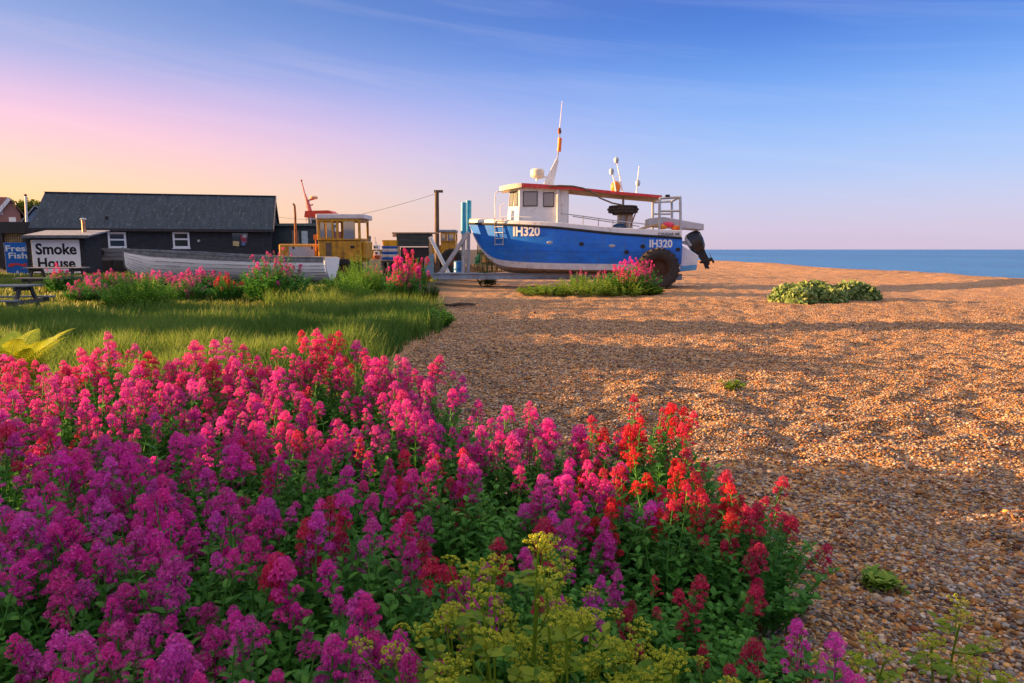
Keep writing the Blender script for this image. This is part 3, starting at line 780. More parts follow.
for k, (px, w_, h_, lab) in enumerate([(545, .75, .36, 'thin low green patch of weeds at the left end below the blue hull'), (585, .9, .75, 'mid green patch of weeds in the middle below the blue hull'),
                           (622, .85, .80, 'tall green patch of weeds at the foot of the bright pink valerian'), (646, .45, .40, 'low green patch of weeds in front of the trailer wheel')]):
    bush('weed_patch', px, 293, 24.3, h_ * 1.05, w_ * 1.35, 2600, lab, M_LOW, 60 + k, 'weeds', .12, .03, 'weeds growing below the blue boat')
def kale(px, py, Y, rad, h, n, label, seed):
    p = P(px, py, Y); t = thing('sea_kale', label, 'sea kale', (p.x, Y, gz(p.x, Y) - .03), 0, 'sea kale on the shingle')
    g = np.random.default_rng(seed); nb = NB()
    for c in range(11):
        q = g.random() * 6.283; r = rad * .6 * math.sqrt(g.random()); cx, cy = r * math.cos(q) * 1.15, r * math.sin(q) * .9; hk = g.uniform(.55, 1.1)
        k = n // 9; d = rdir(k, g); d[:, 2] = np.abs(d[:, 2]); rr_ = rad * .42 * hk * (.75 + .35 * g.random((k, 1)))
        pos = np.array([cx, cy, 0]) + d * rr_ * [1, .9, h / (rad * .42) * (1.0 - .45 * (r / rad))]
        dr = d + .9 * rdir(k, g); v, t3, kk = leaf_batch(pos, dr, d + .4 * rdir(k, g), .11 + .12 * g.random(k), .05 + .04 * g.random(k), .3, .2)
        nb.add(v, t3, np.repeat(g.random(k), kk))
    nb.mesh('foliage', M_PALE, parent=t)
    return t
kale(812, 303, 21.3, 1.10, .66, 4200, 'larger pale green sea kale clump on the open shingle right of the blue boat', 71)
kale(850, 301, 21.5, .80, .60, 2200, 'smaller pale green sea kale clump on the seaward side of the larger one', 72)
for k, (px, py, lab, h_, w_) in enumerate([(733, 390, 'tiny green weed tuft alone on the sunlit shingle', .10, .12), (880, 583, 'tiny dark weed tuft among shaded pebbles in front', .04, .06)]):
    d = ray(px, py); Yd = -1.6 / d.z * d.y; bush('weed_tuft', px, py, Yd, h_, w_, 160, lab, M_LOW, 80 + k, 'weed', .06, .015)
s = MB(); g = random.Random(5)
p0 = P(449, 309, 19.0)
for k in range(7):
    a = Vector((g.uniform(-.45, .3), g.uniform(-.2, .2), .04)); q = g.uniform(-.5, .5)
    s.tube([a, a + Vector((.25, .1 * q, .05)), a + Vector((.5 + .3 * g.random(), .3 * q, .02))], [.03, .025, .01], 6)
tag(s.build('driftwood', mat('driftwood', (.05, .035, .03), .8, bump=.4), smooth=True, loc=(p0.x, 19., gz(p0.x, 19.))), 'dark driftwood scraps lying on shingle beside the grass edge', 'driftwood')
# ------------------------------------------------------------------ local frames for built things
class FR:
    """a thing's own axes: x, y, z of its frame for a place seen at (px, py) on the plane y = yl"""
    def __init__(s, O, rz=0.):
        s.O = Vector(O); s.rz = rz
        s.ex = Vector((math.cos(rz), math.sin(rz), 0)); s.ey = Vector((-math.sin(rz), math.cos(rz), 0))
    def __call__(s, px, py, yl=0.):
        d = ray(px, py); o = CAMV - s.O
        k = (yl - o.dot(s.ey)) / d.dot(s.ey); w = o + d * k
        return Vector((w.dot(s.ex), yl, w.z))

WHITE = mat('white_paint', (.74, .77, .80), .45, .08, 3, stain=(.42, .36, .30), stain_amt=.25, streak=(.36, .24, .14), streak_amt=.55)
CREAM = mat('cream_gelcoat', (.70, .62, .50), .4, .10, 3, stain=(.40, .30, .20), stain_amt=.3)
BLUE = mat('blue_hull_paint', (.006, .165, .74), .42, .2, 1.6, stain=(.03, .22, .66), stain_amt=.45, stretch=(1, 1, 2.2), spec=.45, streak=(.05, .13, .30), streak_amt=.8)
CYAN = mat('pale_blue_paint', (.12, .38, .62), .45, .2, 3)
DARKTRIM = mat('black_rubber', (.018, .018, .02), .6, .3, 8)
STEEL = mat('galvanized_steel', (.40, .44, .48), .45, .2, 6, metal=.5, stain=(.30, .20, .13), stain_amt=.3)
RUST = mat('rusty_steel', (.20, .075, .03), .8, .4, 9, bump=.3)
REDP = mat('red_paint', (.62, .04, .05), .45, .15, 4, stain=(.55, .22, .18), stain_amt=.4)
TAN = mat('tan_underside', (.42, .27, .15), .6, .2, 4)
ORANGE = mat('orange_plastic', (.85, .20, .02), .45, .12, 5)
YELLOW = mat('tractor_yellow', (.58, .30, .018), .5, .2, 4, stain=(.22, .10, .03), stain_amt=.75, streak=(.14, .06, .02), streak_amt=.8)
TYRE = mat('tyre_rubber', (.028, .026, .026), .75, .3, 12, bump=.3, stain=(.12, .09, .06), stain_amt=.3)
GLASSM = glass('window_glass')
GALV2 = mat('aluminium_tube', (.45, .48, .52), .35, .1, 6, metal=.7)
NAVY = mat('navy_plastic', (.02, .06, .14), .4, .2, 5)
LETTER = mat('white_lettering', (.80, .82, .84), .5, .05, 4)
ROPE = mat('rope', (.16, .12, .08), .9, .4, 14, bump=.4)

# ------------------------------------------------------------------ the blue fishing boat
A_B = R(5)
BO = Vector((7.05, 29.6, 0))
rz = math.pi - A_B
F = FR(BO, rz)                                          # x runs from stern to bow, y towards the camera
boat = thing('fishing_boat', 'blue and white fishing boat numbered IH320 standing on a trailer on the shingle', 'fishing boat', BO, rz)
bow_x = F(469, 223, .1).x; ST = [0, .14, .3, .45, .58, .68, .77, .835, .89, .94, .975, 1.0]
LB = bow_x
def zpx(px, py, yl): return F(px, py, yl).z
SHB = [1.42, 1.48, 1.50, 1.50, 1.48, 1.42, 1.28, 1.08, .80, .46, .22, .05]
SHZ = [zpx(684, 238, 1.4), 0, zpx(620, 233.8, 1.5), 0, zpx(560, 227.3, 1.5), 0, zpx(518, 225, 1.3), 0, zpx(492, 224, .8), 0, 0, zpx(469, 223.4, .05)]
_k = [i for i, v in enumerate(SHZ) if v]
SHZ = list(np.interp(ST, [ST[i] for i in _k], [SHZ[i] for i in _k]))
zc, zb = zpx(620, 270, 1.4), zpx(620, 264, 1.4)
BTZ = [zb, zb, zb, zb + .01, zb + .03, zb + .05, zb + .09, zb + .14, zb + .24, zb + .62, zb + 1.05, SHZ[-1] - .06]
CHZ = [zc, zc, zc, zc, zc + .02, zc + .04, zc + .08, zc + .14, zb + .06, zb + .50, zb + .98, SHZ[-1] - .10]
KLZ = [.60, .58, .56, .55, .55, .56, .58, .62, 1.02, 1.62, 2.15, SHZ[-1] - .14]
CHB = [1.36, 1.40, 1.42, 1.40, 1.33, 1.16, .86, .56, .24, .07, .03, .02]
BTB = [1.37, 1.42, 1.44, 1.43, 1.37, 1.22, .95, .66, .33, .12, .06, .025]
def hull_strip(top_b, top_z, bot_b, bot_z, n, bulge=0., both=True):
    b = MB()
    tt = np.linspace(0, 1, 49); q = lambda a: np.interp(tt, ST, a)
    # smooth the station curves so that the sides have no creases
    def sm(a):
        a = q(a); k = np.array([1, 2, 3, 2, 1.]); k /= k.sum(); p_ = np.r_[2 * a[0] - a[2], 2 * a[0] - a[1], a, 2 * a[-1] - a[-2], 2 * a[-1] - a[-3]]
        return np.convolve(p_, k, 'valid')
    tb, tz, bb, bz = sm(top_b), sm(top_z), sm(bot_b), sm(bot_z)
    for s_ in (1, -1):
        rings = []
        for i in range(49):
            f = np.linspace(0, 1, n)
            y = bb[i] + (tb[i] - bb[i]) * f + bulge * np.sin(f * math.pi) * min(1, tb[i]); z = bz[i] + (tz[i] - bz[i]) * f
            rings.append([(tt[i] * LB, s_ * yy, zz) for yy, zz in zip(y, z)])
        b.loft(rings, close=False)
    return b, (tt * LB, tb, tz, bb, bz)
hb, HS = hull_strip(SHB, SHZ, BTB, BTZ, 9, .05)
hull = hb.build('hull', BLUE, boat, smooth=True)
def hull_y(x, z):
    t_, tb, tz, bb, bz = HS
    f = (z - np.interp(x, t_, bz)) / (np.interp(x, t_, tz) - np.interp(x, t_, bz)); f = min(1, max(0, f))
    B0, B1 = np.interp(x, t_, bb), np.interp(x, t_, tb)
    return float(B0 + (B1 - B0) * f + .05 * math.sin(f * math.pi) * min(1, B1))
hull_strip(BTB, BTZ, CHB, CHZ, 3)[0].build('boot_stripe', mat('boot_stripe', (.55, .62, .70), .5, .12, 3, stain=(.35, .30, .26), stain_amt=.4), hull, smooth=True)
hull_strip(CHB, CHZ, [.03] * 12, KLZ, 4)[0].build('hull_bottom', mat('hull_bottom', (.42, .36, .32), .6, .25, 3, stain=(.22, .14, .10), stain_amt=.5), hull, smooth=True)
# transom, deck, rails of the hull
b = MB(); n = 9; t_, tb, tz, bb, bz = HS
side = [(0, hull_y(0, z), z) for z in np.linspace(bz[0], tz[0], n)]
b.prism([(-.03, CHB[0], CHZ[0])] + [(-.03, y, z) for _, y, z in side] + [(-.03, -y, z) for _, y, z in side[::-1]] + [(-.03, -CHB[0], CHZ[0]), (-.03, 0, KLZ[0])], (.05, 0, 0))
b.build('transom', BLUE, hull)
b = MB(); b.loft([[(x, y - .03, z - .04), (x, -(y - .03), z - .04)] for x, y, z in zip(t_, tb, tz)], close=False); b.build('deck', CREAM, boat)
b = MB()
for s_ in (1, -1): b.tube([(x, s_ * (y + .012), z) for x, y, z in zip(t_, tb, tz)], .05, 8)
b.build('rub_rail', DARKTRIM, boat, smooth=True)
bul = MB(); BH = lambda x: float(np.interp(x / LB, [0, .3, .6, .8, .93, 1], [.29, .23, .20, .17, .16, .12]))
for s_ in (1, -1):
    rings = []
    for x, y, z in zip(t_, tb, tz):
        h_ = BH(x); yi = max(.0, y - .07)
        rings.append([(x, s_ * y, z), (x, s_ * (y - .015), z + h_), (x, s_ * (y - .045), z + h_ + .018), (x, s_ * yi, z + h_), (x, s_ * yi, z - .03)])
    bul.loft(rings, close=False)
bulw = bul.build('bulwark', WHITE, boat, smooth=True)
b = MB(); x0 = LB * .80     # raised cream foredeck
rings = []
for f in np.linspace(0, 1, 10):
    x = x0 + (LB - .02 - x0) * f; y = max(.02, float(np.interp(x, t_, tb)) - .03); z = float(np.interp(x, t_, tz)) + BH(x) + .01
    rings.append([(x, y, z), (x, y * .8, z + .05), (x, 0, z + .08), (x, -y * .8, z + .05), (x, -y, z)])
b.loft(rings, close=False); b.build('foredeck', CREAM, boat, smooth=True)
# small knuckle line along the side, drain ports
b = MB(); pts = []
for x in np.linspace(.3, LB * .90, 30):
    z = zb + .50 + .16 * (x / LB) ** 2; pts.append((x, hull_y(x, z) + .004, z))
b.tube(pts, .014, 5); b.build('spray_rail', BLUE, hull, smooth=True)
for (px, py, dark) in ((550, 242.5, 0), (581.5, 244, 1), (612, 245.8, 0), (626.5, 252, 1), (642.5, 246.4, 1), (678, 249.5, 1)):
    p = F(px, py, 1.46); y = hull_y(p.x, p.z); b = MB()
    b.lathe([(.0, .02), (.055, .02), (.075, .008), (.08, 0)] if not dark else [(.0, .022), (.10, .02), (.10, 0)], 14, Matrix.Translation((p.x, y, p.z)) @ Matrix.Rotation(R(-90), 4, 'X') @ Matrix.Diagonal((1.7 if not dark else 1, .8, 1, 1)))
    b.build('scupper', DARKTRIM if dark else STEEL, hull)
# registration
def hullwarp(p): return Vector((p.x, hull_y(p.x, p.z) + .012, p.z))
BACK = Matrix(((-1, 0, 0, 0), (0, 0, 1, 0), (0, 1, 0, 0), (0, 0, 0, 1)))        # lettering that faces +y of the boat
for (pxa, pxb, pya, pyb) in ((512.8, 540, 226.3, 236.2), (649.5, 672.3, 239.6, 247.6)):
    a, c = F(pxa, pya, 1.35 if pxa < 600 else 1.45), F(pxb, pyb, 1.35 if pxa < 600 else 1.45)
    yl = hull_y((a.x + c.x) / 2, (a.z + c.z) / 2); a, c = F(pxa, pya, yl), F(pxb, pyb, yl)
    text('IH320', 'registration', LETTER, hull, Matrix.Translation(((a.x + c.x) / 2, 1.4, (a.z + c.z) / 2)) @ BACK, abs(a.x - c.x), abs(a.z - c.z), .032, .006, hullwarp)
a, c = F(658, 232.6, 1.45), F(680, 235.6, 1.45)
text('COUGAR HR', 'boat_name', mat('dark_lettering', (.03, .05, .10), .5), bulw, Matrix.Translation(((a.x + c.x) / 2, 1.4, (a.z + c.z) / 2)) @ BACK, abs(a.x - c.x), abs(a.z - c.z), .02, .006, lambda p: Vector((p.x, float(np.interp(p.x, t_, tb)) + .006, p.z)))

# wheelhouse
WY = 1.0
zf = float(np.interp(.72 * LB, t_, tz)) - .05
xa, xf = F(568, 205, WY).x, F(506, 216, WY * .6).x        # aft wall, front foot
xs_ = F(521.5, 205, WY).x
ztop = F(540, 187.5, WY).z
wh = MB()
def wring(z, f):
    # outline: aft corners, side, slanted corner panes, flat front; front leans aft going up
    k = -.13 * f; c = xs_ + .10
    return [(xa, WY - .06 * f, z), (c, WY - .06 * f, z), (xf + k, .20, z), (xf + k, -.20, z), (c, -WY + .06 * f, z), (xa, -WY + .06 * f, z)]
wh.loft([wring(zf, 0), wring(zf + (ztop - zf) * .5, .5), wring(ztop, 1)], caps=True)
cabin = wh.build('wheelhouse', WHITE, boat, bevel=.03)
def pane(parent, quad, off, nm='window', inset=.05, fm=None, gm=None):
    """a raised frame with rounded look and a dark glass pane inside it"""
    q = [Vector(p) for p in quad]; nrm = (q[1] - q[0]).cross(q[3] - q[0]).normalized()
    if nrm.dot(Vector(off)) < 0: nrm = -nrm
    ce = sum(q, Vector()) / 4
    qi = [p + (ce - p).normalized() * inset for p in q]
    b = MB(); b.loft([[p - nrm * .01 for p in q], [p + nrm * .018 for p in q], [p + nrm * .018 for p in qi], [p + nrm * .002 for p in qi]])
    fo = b.build(nm, fm or DARKTRIM, parent)
    b = MB(); b.prism([p + nrm * .002 for p in qi], nrm * .006); b.build('pane', gm or GLASSM, fo)
    return fo
sl = lambda x, z: (x, WY - .06 * (z - zf) / (ztop - zf) + .004, z)
GL2 = glass('cabin_glass', (.20, .25, .25), .05)
for (x0, x1, y0, y1) in ((522.8, 537.6, 191.3, 206.3), (543.2, 554.2, 192.3, 206.9)):
    a, c = F(x0, y0, WY), F(x1, y1, WY); pane(cabin, [sl(a.x, c.z), sl(c.x, c.z), sl(c.x, a.z), sl(a.x, a.z)], (0, 1, 0), gm=GL2)
zw0, zw1 = F(515, 206, .8).z, F(515, 191, .8).z
def cornerpt(u, z, s_=1):
    f = (z - zf) / (ztop - zf); A_ = Vector((xs_ + .10, WY - .06 * f, z)); B_ = Vector((xf - .13 * f, .20, z)); p = A_ + (B_ - A_) * u; return Vector((p.x, s_ * p.y, p.z))
def frontpt(y, z): return Vector((xf - .13 * (z - zf) / (ztop - zf) + .002, y, z))
for s_ in (1, -1):
    for u0, u1 in ((.08, .46), (.56, .95)): pane(cabin, [cornerpt(u0, zw0, s_), cornerpt(u1, zw0, s_), cornerpt(u1, zw1, s_), cornerpt(u0, zw1, s_)], (.5, s_, 0), gm=GL2)
# roof: wheelhouse top with its brow and the long canopy aft
RY = 1.14
xr0, xr1 = F(499, 187, .8).x, F(662, 197, RY).x
zr = lambda x: float(np.interp(x, [xr1, F(620, 194, RY).x, xa, xs_], [F(662, 196.8, RY).z, F(620, 193.2, RY).z, F(566, 188.0, RY).z, F(519, 185.2, RY).z]))
b = MB(); rings = []
xq = list(np.linspace(xr1, xs_ - .02, 18))
for x in xq:
    z = zr(x); th = .10 if x < xa else .16
    rings.append([(x, RY, z - th / 2), (x, RY, z + th / 2), (x, RY * .6, z + th / 2 + .05), (x, 0, z + th / 2 + .07), (x, -RY * .6, z + th / 2 + .05), (x, -RY, z + th / 2), (x, -RY, z - th / 2)])
zz = zr(xs_)
for f in (.0, .35, .7, 1.):
    x = xs_ + (xr0 - xs_) * f; y = RY + (.62 - RY) * f ** 1.3
    rings.append([(x, y, zz - .08 - .10 * f), (x, y, zz + .08 - .10 * f ** 2), (x, y * .6, zz + .13 - .1 * f ** 2), (x, 0, zz + .15 - .1 * f ** 2), (x, -y * .6, zz + .13 - .1 * f ** 2), (x, -y, zz + .08 - .10 * f ** 2), (x, -y, zz - .08 - .10 * f)])
b.loft(rings, caps=True); roof = b.build('roof', CREAM, boat, smooth=True)
b = MB()
for s_ in (1, -1):
    b.loft([[(x, s_ * (RY + .006), zr(x) - (.055 if x < xa else .085)), (x, s_ * (RY + .014), zr(x) - (.055 if x < xa else .085)), (x, s_ * (RY + .014), zr(x) + (.06 if x < xa else .09)), (x, s_ * (RY + .006), zr(x) + (.06 if x < xa else .09))] for x in xq], caps=True)
b.build('fascia', REDP, roof)
b = MB(); b.loft([[(x, RY - .03, zr(x) - .06), (x, -RY + .03, zr(x) - .06), (x, -RY + .03, zr(x) - .075), (x, RY - .03, zr(x) - .075)] for x in np.linspace(xr1 + .02, xa - .02, 8)], caps=True)
b.build('canopy_lining', TAN, roof)
# side wing of the wheelhouse and supports
b = MB(); x1, x2 = F(559.5, 200, WY).x, F(568.5, 200, WY).x
b.bx(x2, x1 - .02, WY - .08, WY - .045, zf, zr(xa) - .09); b.build('side_wing', WHITE, boat, bevel=.01)
b = MB(); b.bx(x2, x1 - .02, -WY + .045, -WY + .08, zf, zr(xa) - .09); b.build('side_wing', WHITE, boat, bevel=.01)
p = F(557.5, 222, WY + .06)
b = MB(); b.tube([(p.x, WY + .10, p.z - .1), (p.x, WY + .10, zr(p.x) - .06)], .045, 8); b.build('pillar', WHITE, boat, smooth=True)
# hoses draped along the roof
b = MB(); pts = [F(px, py, RY + .03) for px, py in ((548, 186.4), (560, 185.6), (573, 186.2), (583, 188.2), (591, 191.5), (600, 198), (612, 203), (622, 205))]
b.tube(pts, .035, 6); b.build('hose', ROPE, boat, smooth=True)
# handrail along the side deck
b = MB(); rl_ = [F(px, py, 1.36) for px, py in ((560, 213.2), (583, 216.2), (613, 220.4), (646, 224.2))]
b.tube(rl_, .022, 6)
for px, py in ((583, 216.2), (598.5, 218.4), (613, 220.4), (630, 222.5)):
    p = F(px, py, 1.36); b.tube([p, (p.x, p.y, float(np.interp(p.x, t_, tz)) + .05)], .02, 6)
b.build('handrail', GALV2, boat, smooth=True); b = MB()
p = F(597, 215, -1.3); b.tube([(xa - .2, -1.36, rl_[0].z), (rl_[-1].x, -1.36, rl_[-1].z)], .02, 6)
b.build('handrail', GALV2, boat, smooth=True)
# bow rail with its boarding ladder
b = MB(); p0, p1 = F(495.2, 221, .80), F(500.5, 221, .9)
b.tube([p0, F(494.8, 205, .80), F(495.2, 194, .80), F(497.5, 191.5, .8), F(504, 191, .75)], .024, 6)
b.tube([F(500.6, 220, .95), F(500.4, 206, .95), F(504.5, 204, .95)], .022, 6)
b.tube([F(500, 217.2, 1.0), F(516, 216.8, 1.15), F(532, 217.4, 1.25)], .018, 6)
b.build('bow_rail', WHITE, boat, smooth=True)
b = MB(); lz = [F(494, y, 1.02).z for y in (217.5, 245.5)]
xl0, xl1 = F(494.6, 230, 1.02).x, F(503.2, 230, 1.02).x
for x in (xl0, xl1):
    b.tube([(x, hull_y(x, lz[0] - .3) + .05, lz[0]), (x, max(.3, hull_y(x, lz[0] - .9)) + .09, lz[1])], .024, 6)
for k in range(5):
    f = .12 + .21 * k; z = lz[0] + (lz[1] - lz[0]) * f
    b.tube([(x, (hull_y(x, lz[0] - .3) + .05) * (1 - f) + (max(.3, hull_y(x, lz[0] - .9)) + .09) * f, z) for x in (xl0, xl1)], .02, 6)
b.build('boarding_ladder', GALV2, boat, smooth=True)
# radar on its raked fin, aerial
b = MB(); zt = zr(xs_) + .1
q = [F(px, py, 0) for px, py in ((543.5, 184), (553.5, 184.5), (558.8, 160.5), (556.4, 158))]
b.prism([Vector((p.x, -.05, p.z)) for p in q], (0, .10, 0)); fin = b.build('mast_fin', WHITE, boat, bevel=.02)
b = MB(); p = F(537.3, 173.2, 0); b.lathe([(.0, -.20), (.20, -.20), (.29, -.12), (.305, 0), (.29, .12), (.22, .18), (0, .20)], 22, Matrix.Translation(p)); b.build('radar', CREAM, fin, smooth=True)
b = MB(); q0, q1 = F(537, 178.5, 0), F(547, 177, 0); b.beam(q0, q1, .18, .07); b.tube([F(537, 181, 0), F(537, 178, 0)], .05); b.build('radar_bracket', WHITE, fin)
b = MB(); b.tube([F(557.3, 160, 0), F(559.3, 142, 0), F(559.6, 128, 0)], .032, 6); b.build('mast_pole', STEEL, fin, smooth=True)
b = MB(); p, p2 = F(559, 151.5, .0), F(560, 138, 0); b.tube([p, p2], .085, 10); b.build('mast_light', ORANGE, fin, smooth=True)
b = MB(); p = F(559.5, 131, 0); b.lathe([(0, -.12), (.07, -.1), (.08, .0), (.05, .12), (0, .14)], 10, Matrix.Translation(p)); b.build('nav_light', RUST, fin, smooth=True)
b = MB(); b.tube([F(559.6, 129, 0), F(562.2, 101, 0)], [.022, .012], 6); b.build('whip_aerial', WHITE, fin, smooth=True)
# aft masts on the canopy
for yy, pts, lights in ((.3, [(623, 192.5), (620, 178), (616.3, 160)], [(616.3, 160.2)]), (.75, [(616, 192), (614, 180), (611.6, 171.5)], [(611.5, 171.5)]), (-.2, [(636.3, 195), (637.5, 181), (639.2, 166)], [(637.9, 183)])):
    b = MB(); pp = [F(px, py, yy) for px, py in pts]; pp[0].z = zr(pp[0].x) + .03; b.tube(pp, [.035, .026, .018], 6)
    ms_ = b.build('deck_mast', WHITE, boat, smooth=True)
    for px, py in lights:
        b = MB(); p = F(px, py, yy); b.lathe([(0, -.13), (.08, -.12), (.105, 0), (.10, .06), (.05, .13), (0, .14)], 12, Matrix.Translation(p)); b.build('mast_lamp', STEEL, ms_, smooth=True)
b = MB(); b.tube([F(613.6, 179, .6), F(619.2, 175, .35)], .018, 6); b.tube([F(614.3, 185, .6), F(621.3, 182, .35)], .018, 6); b.build('mast_brace', WHITE, boat)
b = MB(); b.ball(F(615.6, 187.2, .55), .21, 12, (1.0, .8, 1.25)); tag(b.build('marker_buoy', ORANGE, smooth=True), 'orange buoy lashed to the boat canopy between two thin masts', 'buoy')
bpy.data.objects['marker_buoy'].matrix_world = Matrix.Translation(BO) @ Matrix.Rotation(rz, 4, 'Z')
# net hauler: a big dished wheel slung under the canopy, on a post
c = F(623, 209.5, .3); b = MB()
for dz, rr_ in ((.10, .56), (.0, .62), (-.10, .58), (-.18, .40)):
    b.lathe([(rr_ + .055 * math.cos(q), dz + .055 * math.sin(q)) for q in np.linspace(0, 6.283, 9)[:-1]], 26, Matrix.Translation(c), closed=True)
for k in range(6):
    q = k * math.pi / 3; b.beam(c + Vector((.1 * math.cos(q), .1 * math.sin(q), .0)), c + Vector((.6 * math.cos(q), .6 * math.sin(q), .03)), .05, .05)
hau = b.build('net_hauler', mat('hauler_dark', (.06, .05, .045), .7, .5, 9), boat, smooth=True)
b = MB(); b.tube([c + Vector((0, 0, .1)), (c.x, c.y, zr(c.x) - .07)], .05, 8); b.tube([(c.x, c.y, zf - .1), c], .09, 10); b.build('post', STEEL, hau, smooth=True)
b = MB(); p, q = F(618, 214, .2), F(632.5, 232, .2); b.bx(p.x, q.x, -.35, .25, zf - .25, p.z); b.build('engine_box', CREAM, boat, bevel=.02)
b = MB(); b.beam(F(630, 228, .6), F(637, 209, .6), .05); b.beam(F(625, 228, .5), F(628, 212, .5), .05); b.build('hauler_arm', RUST, hau)
# things lying on the after deck
b = MB(); p = F(619, 228.5, .75); b.ball((p.x, .75, p.z - .06), .34, 12, (1.05, .8, .8)); o = tag(b.build('tarpaulin', NAVY, smooth=True), 'dark blue tarpaulin heap on the boat side deck below the net hauler', 'tarpaulin')
onboat = [o]
b = MB(); q = [F(646.5, 219.2, -.2), F(661, 217.6, -.2), F(700.5, 224.6, -.2), F(700.5, 230.6, -.2), F(683, 229.2, -.2), (F(646, 226.4, -.2))]
b.prism([Vector((p.x, -.9, p.z)) for p in q], (0, 1.5, 0)); onboat.append(tag(b.build('deck_board', mat('board_grey', (.50, .55, .62), .5, .08, 4), bevel=.03), 'long pale grey board lying tilted across the boat stern', 'board'))
for k, (px, py, mm, lab, nm, scx) in enumerate([(668, 224.6, mat('pink_float', (.80, .06, .14), .5), 'pinkish red float on the boat stern', 'float', 1.9), (676, 228, ORANGE, 'orange float on the boat stern next to the gantry leg', 'float', 1.5), (663, 226.6, mat('amber_float', (.70, .28, .05), .5), 'amber float on the boat stern under the pinkish red one', 'float', 1.6)]):
    b = MB(); b.ball(F(px, py, 1.0), .13, 10, (scx, 1, .9)); onboat.append(tag(b.build(nm, mm, smooth=True), lab, 'float'))
b = MB()
for k in range(4):
    b.tube([F(639 + k, 229.5 - k * .3, .8 + .08 * k), F(648 + 2 * k, 226.5 - k * .4, .8 + .06 * k), F(659, 224.5 + k * .8, .8)], .05, 6)
onboat.append(tag(b.build('net_roll', mat('net_tan', (.50, .36, .22), .9, .4, 20, bump=.4), smooth=True), 'tan roll of netting on the after deck beside the pale board', 'fishing net'))
for o in onboat: o.matrix_world = Matrix.Translation(BO) @ Matrix.Rotation(rz, 4, 'Z')
# stern gantry
b = MB()
for s_ in (1, -1):
    y_ = s_ * 1.2
    a0, a1, c0, c1 = F(659.3, 231, 1.2), F(659.8, 198.3, 1.2), F(680.8, 231, 1.2), F(680.3, 197.2, 1.2)
    for p in (a0, a1, c0, c1): p.y = y_
    b.tube([a0, a1], .055, 8); b.tube([c0, c1], .055, 8); b.tube([a1, c1], .055, 8)
    m0, m1 = F(659.6, 211, 1.2), F(680.6, 211, 1.2); m0.y = m1.y = y_; b.tube([m0, m1], .045, 8)
b.tube([(a1.x, 1.2, a1.z), (a1.x, -1.2, a1.z)], .05, 8); b.tube([(c1.x, 1.2, c1.z), (c1.x, -1.2, c1.z)], .05, 8)
b.build('stern_gantry', GALV2, boat, smooth=True)
b = MB(); p = F(667.5, 195.8, 1.2); b.box(p, (.18, .14, .09)); b.build('deck_lamp', DARKTRIM, boat, bevel=.01)
# outboard bracket (pod) and tilted motor
b = MB(); q = [F(682.5, 245.6, .85), F(698.6, 255.6, .85), F(696.4, 270, .85), F(678.4, 272, .85)]
b.prism([Vector((p.x, -.85, p.z)) for p in q], (0, 1.7, 0)); pod = b.build('motor_pod', WHITE, boat, bevel=.03)
b = MB(); q = [F(679.4, 266.2, .854), F(697, 264.6, .854), F(696.5, 269.6, .854), F(678.8, 271.6, .854)]; b.prism(q, (0, .006, 0)); b.build('pod_stripe', CYAN, pod)
mo = MB()
A0, A1 = F(691, 233, .1), F(699, 250, .1); ax = (A1 - A0).normalized(); sdv = ax.cross(Vector((0, 1, 0))).normalized()
rings = []
for f, hw, hy in ((-.04, .10, .12), (.0, .24, .20), (.15, .33, .25), (.5, .34, .26), (.85, .30, .24), (1.05, .22, .18)):
    ce = A0 + (A1 - A0) * f; rings.append([ce + sdv * hw * a + Vector((0, hy * b_, 0)) for a, b_ in ((-1, -.6), (-.7, -1), (.7, -1), (1, -.6), (1, .6), (.7, 1), (-.7, 1), (-1, .6))])
mo.loft(rings, caps=True); motor = mo.build('outboard_motor', mat('motor_black', (.012, .014, .018), .25, .3, 4, spec=.6), boat, smooth=True)
b = MB(); c0, c1, c2 = F(698, 248, .1), F(705.5, 260.5, .1), F(707.5, 265.5, .1)
b.loft([[c + sdv * w * a + Vector((0, w * .5 * e_, 0)) for a, e_ in ((-1, -1), (1, -1), (1, 1), (-1, 1))] for c, w in ((c0, .22), (c0 + (c1 - c0) * .5, .17), (c1, .15), (c2, .10))], caps=True)
b.tube([F(699.5, 262.6, .1), F(705, 261.5, .1), F(712.5, 258.6, .1)], [.03, .10, .07], 10)
b.prism([F(703, 262.5, .07), F(707, 261.5, .07), F(709.5, 269, .07), F(705, 268.5, .07)], (0, .05, 0))
b.build('motor_leg', DARKTRIM, motor, bevel=.01)
b = MB(); c = F(711.2, 259, .1); shaft = (F(712.5, 258.6, .1) - F(705, 261.5, .1)).normalized()
for k in range(3):
    q = k * 2.094 + .5; u = shaft.orthogonal().normalized(); w = shaft.cross(u); r_ = u * math.cos(q) + w * math.sin(q); tt = shaft.cross(r_)
    b.prism([c + r_ * .05 - tt * .03, c + r_ * .22 - tt * .09 + shaft * .03, c + r_ * .27 + shaft * .02, c + r_ * .2 + tt * .09 - shaft * .02, c + r_ * .05 + tt * .03], shaft * .018)
b.build('propeller', mat('prop_dark', (.06, .05, .05), .4, .2, 6, metal=.4), motor)
b = MB(); b.beam(F(685.5, 238, .35), F(691, 246, .35), .10, .10); b.beam(F(685.5, 238, -.2), F(691, 246, -.2), .10, .10); b.beam(F(683, 242, .1), F(697, 247.5, .1), .4, .12); b.build('motor_bracket', STEEL, motor, bevel=.01)

